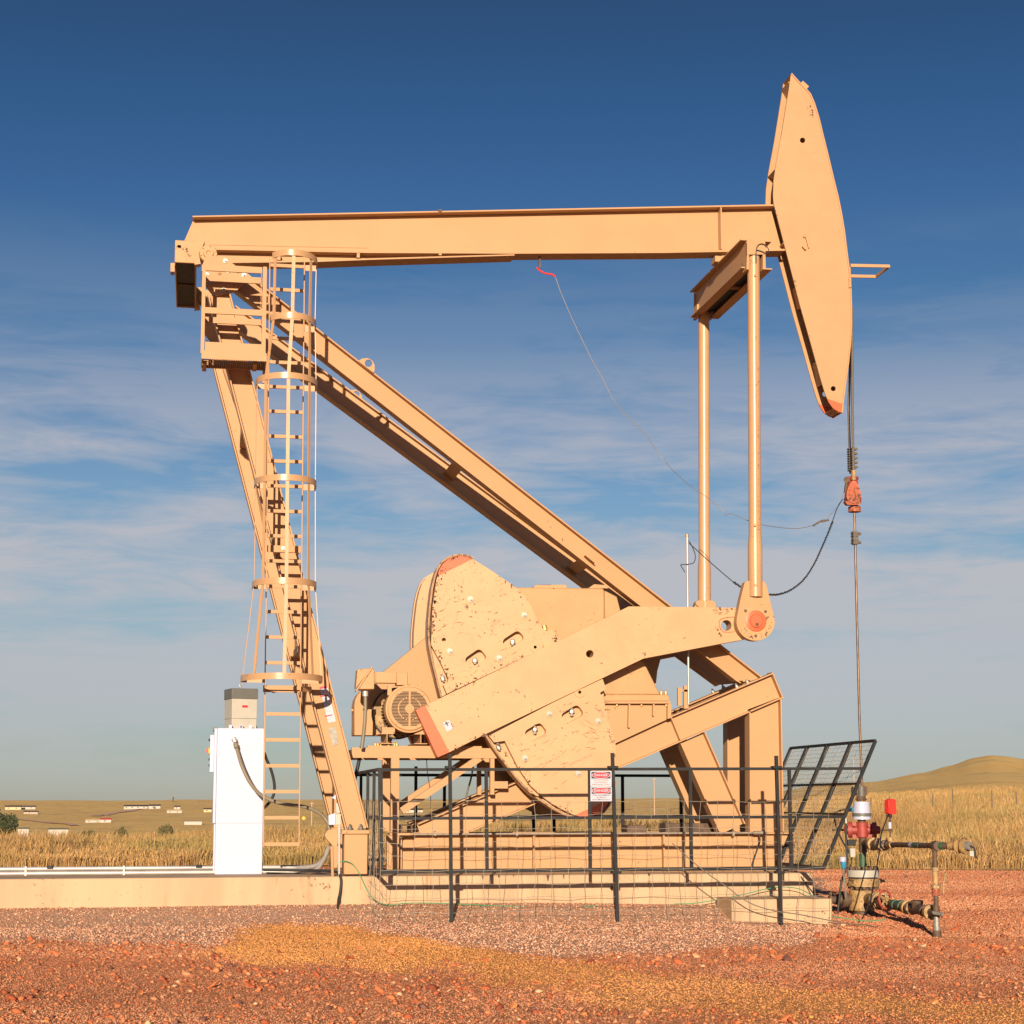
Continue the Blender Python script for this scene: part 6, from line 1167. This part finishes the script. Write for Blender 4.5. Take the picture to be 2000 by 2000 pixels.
vcyl('body_neck', 1686, 1730, 1741, 38, m_rust); bd_ = vcyl('casing_head', 1683, 1738, 1779, 46, m_ylw, n=36, bevel=.015); vcyl('casing_base', 1684, 1777, 1790, 34, m_rust)
for s_, x0_ in ((-1,1656),(1,1716)):
    a = wp(x0_, 1720.5); MB().lathe(a, (s_,-.1,0), [(0,.03),(.04,.03),(.042,.018),(.1,.018),(.11,.01)], 10).build('side_plug', m_ylw, f2)
lo_ = MB(); lo_.lathe(wp(1662,1757), (-1,.1,0), [(0,.07),(.05,.07),(.052,.1),(.09,.1),(.092,.11),(.13,.11),(.132,.07),(.2,.07),(.2,.05),(.3,.05)], 24); lo_.build('left_outlet', m_rust, bd_)
# right outlets and low flowline coming toward the camera
YA_, YB_ = 21.7, 18.85
a = wp(1702, 1757, YA_); b = P(1829, 1784, YB_); a.z = a.z; d = (b-a); L_ = d.length; dn = d.normalized()
def seg(t0, t1, r, mt, nm, n=20, par=None): return MB().cyl(a+dn*(L_*t0), a+dn*(L_*t1), r, n=n).build(nm, mt, par or WH)
seg(-.06,.98,.035, m_rust, 'flowline_pipe')
seg(-.05,.08,.075, m_ylw, 'outlet_boss'); seg(.08,.1,.11, m_ylw, 'outlet_flange'); seg(.13,.15,.11, m_ylw, 'outlet_flange')
gv = MB(); c_ = a+dn*(L_*.22); gv.lathe(c_-dn*.16, dn, [(0,.1),(.03,.1),(.032,.06),(.1,.09),(.2,.09),(.28,.06),(.29,.1),(.32,.1)], 24); gvo = gv.build('gate_valve', m_ylw, WH)
hw = MB(); hn = Vector((.42,-.9,.08)).normalized(); hc = P(1729,1757,c_.y-.26); MB().cyl(c_, hc, .035, n=12).build('valve_stem', m_ylw, gvo)
u = hn.orthogonal().normalized(); v = hn.cross(u); hw.tube([hc+(u*math.cos(i*math.pi/12)+v*math.sin(i*math.pi/12))*.112 for i in range(25)], .013, 8)
hwo = hw.build('handwheel', m_red, gvo); sp_ = MB()
for i in range(5): t = i*2*math.pi/5; sp_.tube([hc, hc+(u*math.cos(t)+v*math.sin(t))*.118], .012, 6)
sp_.cyl(hc-hn*.03, hc+hn*.03, .028, n=12); sp_.build('spokes', m_ylw, hwo)
seg(.36,.52,.055, m_grn, 'green_coupling'); seg(.39,.42,.065, m_grn, 'coupling_ring'); seg(.48,.52,.07, m_grn, 'coupling_ring'); seg(.53,.58,.06, m_ylw, 'yellow_union'); seg(.58,.6,.085, m_ylw, 'yellow_union'); seg(.63,.66,.08, m_ylw, 'yellow_union')
seg(.66,.82,.058, m_rust, 'check_valve'); q = a+dn*(L_*.73); MB().lathe(q, (0,0,1), [(0,.06),(.06,.065),(.07,.075),(.1,.075),(.11,.05)], 14).build('check_cap', m_rust, WH); seg(.82,.85,.07, m_rust, 'pipe_collar'); seg(.9,.93,.088, m_ylw, 'end_flange'); seg(.93,.99,.05, m_rust, 'end_union')
MB().cyl(b+Vector((-.06,-.05,.01)), b+Vector((.0,-.17,-.0)), .022, n=12).build('drain_tip', m_steel, WH)
# riser
X_ = b.x; RY = YB_
def rv(nm, y0, y1, wpx, mt, wpx1=None, n=20, par=None):
    k = RY/F*1.06; return MB().cyl((X_, RY, P(1829,y1,RY).z), (X_, RY, P(1829,y0,RY).z), wpx/2*k, (wpx1 or wpx)/2*k, n=n).build(nm, mt, par or WH)
rv('riser_pipe', 1655, 1800, 9.5, m_rust); rv('riser_coupling', 1694, 1701, 19, m_ylw, n=6); rv('riser_union', 1701, 1706, 13, m_ylw); rbv_ = rv('ball_valve', 1706, 1727, 11, m_ylw); rv('riser_union', 1727, 1731, 14, m_ylw); rv('riser_hex', 1728, 1735, 21, m_ylw, n=6); rv('riser_reducer', 1735, 1749, 15, m_rusto, 14); rv('riser_tee', 1769, 1790, 13, m_rust); rv('riser_cone', 1790, 1818, 15, m_steel, 10); rv('riser_base', 1817, 1832, 18, m_rust, 17)
MB().tube([P(1843,1745,RY-.1), P(1842.5,1728,RY-.1), P(1846,1706,RY-.1)], .012, 8).beam(P(1845.5,1719,RY-.1), P(1847,1704,RY-.1), .02, .02).build('valve_lever', m_ylw, rbv_)
# upper flowline
ua = wp(1687, 1648, WY); ub_ = P(1829, 1651, RY); ub_.z = P(1829,1652,RY).z; du = ub_-ua; UL = du.length; un = du.normalized()
def us(t0, t1, r, mt, nm, n=20): return MB().cyl(ua+un*(UL*t0), ua+un*(UL*t1), r, n=n).build(nm, mt, WH)
us(0,1.0,.032, m_rust, 'upper_flowline'); us(.02,.1,.05, m_rust, 'tee_boss')
for t0, t1, r in ((.1,.13,.07),(.14,.16,.085),(.17,.25,.06),(.25,.27,.085),(.28,.31,.085),(.32,.34,.06)): us(t0,t1,r, m_ylw, 'union')
us(.37,.43,.045, m_ylw, 'branch_tee'); us(.68,.72,.036, m_lwhite, 'pipe_tag'); us(.72,.8,.036, m_grn, 'green_pipe')
q = ua+un*(UL*.4); MB().cyl(q, q+Vector((0,0,.09)), .035, n=14).build('branch_tee', m_ylw, WH)
MB().tube([q+Vector((0,0,.09)), q+Vector((0,0,.2))], .01, 8).build('tank_rod', m_rust, WH); MB().cyl(q+Vector((0,0,.2)), q+Vector((0,0,.28)), .022, n=12).build('white_fitting', m_white, WH); MB().tube([q+Vector((0,0,.28)), q+Vector((.01,0,.38))], .014, 8).build('tank_rod', m_rust, WH)
us(.97,1.02,.055, m_rust, 'end_tee'); 
x2 = Vector((ub_.x+.62, RY-.35, ub_.z)); x2 = P(1893, 1652, RY-.4); e = x2-ub_; en = e.normalized(); EL = e.length
def es(t0, t1, r, mt, nm): return MB().cyl(ub_+en*(EL*t0), ub_+en*(EL*t1), r, n=20).build(nm, mt, WH)
es(0,.9,.035, m_rust, 'branch_pipe'); es(0,.22,.045, m_grn, 'green_tee'); es(.4,.6,.05, m_ylw, 'union'); es(.66,.7,.085, m_ylw, 'union'); es(.7,.84,.065, m_ylw, 'end_valve'); es(.84,.9,.095, m_ylw, 'union'); es(.9,1.02,.05, m_steel, 'end_fitting')
MB().tube([ub_+en*(EL*1.0), ub_+en*(EL*1.0)+Vector((.05,-.02,-.02)), ub_+en*(EL*1.0)+Vector((.06,-.03,-.14))], .013, 8).build('hanging_lever', m_rub, WH)
MB().box(P(1894,1660,RY-.4).x-.02, P(1894,1660,RY-.4).x+.03, RY-.44, RY-.42, P(1894,1672,RY-.4).z, P(1894,1662,RY-.4).z).build('hanging_tag', m_cream, WH)
# red box on its rod
rq = q+Vector((.01,0,.38)); rb_ = MB(); w_, h_ = .115, .185; rb_.box(-w_/2*.55, w_/2, -.05, .05, 0, h_); rb_.box(-w_/2, -w_/2*.5, -.055, .04, .01, h_-.01); rb_.box(-.02, .03, -.056, .04, h_, h_+.006)
rb_.v = [(x*math.cos(.2)-y*math.sin(.2)+rq.x, x*math.sin(.2)+y*math.cos(.2)+rq.y, z+rq.z) for x, y, z in rb_.v]; rb_.build('red_sensor_box', m_bright_red, WH, bevel=.006)
MB().lathe(rq, (0,0,-1), [(0,.02),(.03,.024),(.05,.014)], 10).build('sensor_neck', m_rub, WH)
sk = rq+Vector((-.05,-.06,0))
place(MB().tube([sk, P(1721,1630,20.9), P(1719,1655,20.7), P(1712,1695,20.5), P(1706,1725,20.4), P(1703,1745,20.2), P(1694,1773,20.1), P(1684,1794,20.0)], .009, 6, 6), 'sensor_cable', m_rub, P(1684,1794,20.0), 'thin black cable dropping from the red sensor box to the ground', 'cable')
for pts, r, lb in (([(1664,1580),(1645,1582),(1631,1588),(1630,1600),(1637,1625),(1652,1655),(1661,1668)], .012, 'black hose curving left of the white wellhead cylinder'), ([(1653,1600),(1652,1612),(1653,1650),(1654,1685),(1650,1702),(1643,1725),(1640,1750),(1636,1785)], .016, 'thick dark hose dropping beside the wellhead to the ground')):
    place(MB().tube([P(x,y,21.75) for x, y in pts], r, 8, 5), 'hose', m_rub, P(*pts[-1],21.75), lb, 'hose')
MB().cyl(P(1652,1590,21.74), P(1652.5,1608,21.74), .012, n=8).build('valve_tube', m_zinc, WH); MB().pbox(1661, 1670.5, 1657, 1674, 21.7, .08).build('grey_box', m_cream, WH, bevel=.004)
MB().lathe(P(1665,1581,21.85), (-1,-.3,0), [(0,.03),(.05,.03),(.06,.02),(.1,.018)], 12).build('blue_fitting', m_blue, WH); MB().pbox(1656, 1672, 1640, 1652, 21.85, .1).build('black_valve', m_rub, WH, bevel=.01)
MB().lathe(P(1647.5,1697,21.6), (0,0,1), [(0,.012),(.02,.028),(.1,.04),(.101,.044)], 16).build('blue_cup', m_blue, WH); MB().lathe(P(1646,1683,21.6), (0,0,1), [(0,.043),(.06,.046),(.062,.05)], 16).build('white_cup', m_white, WH); MB().tube([P(1648,1697,21.6), P(1648,1712,21.65), P(1651,1735,21.7), P(1652,1752,21.75)], .012, 8, 4).build('drain_tube', m_zinc, WH)
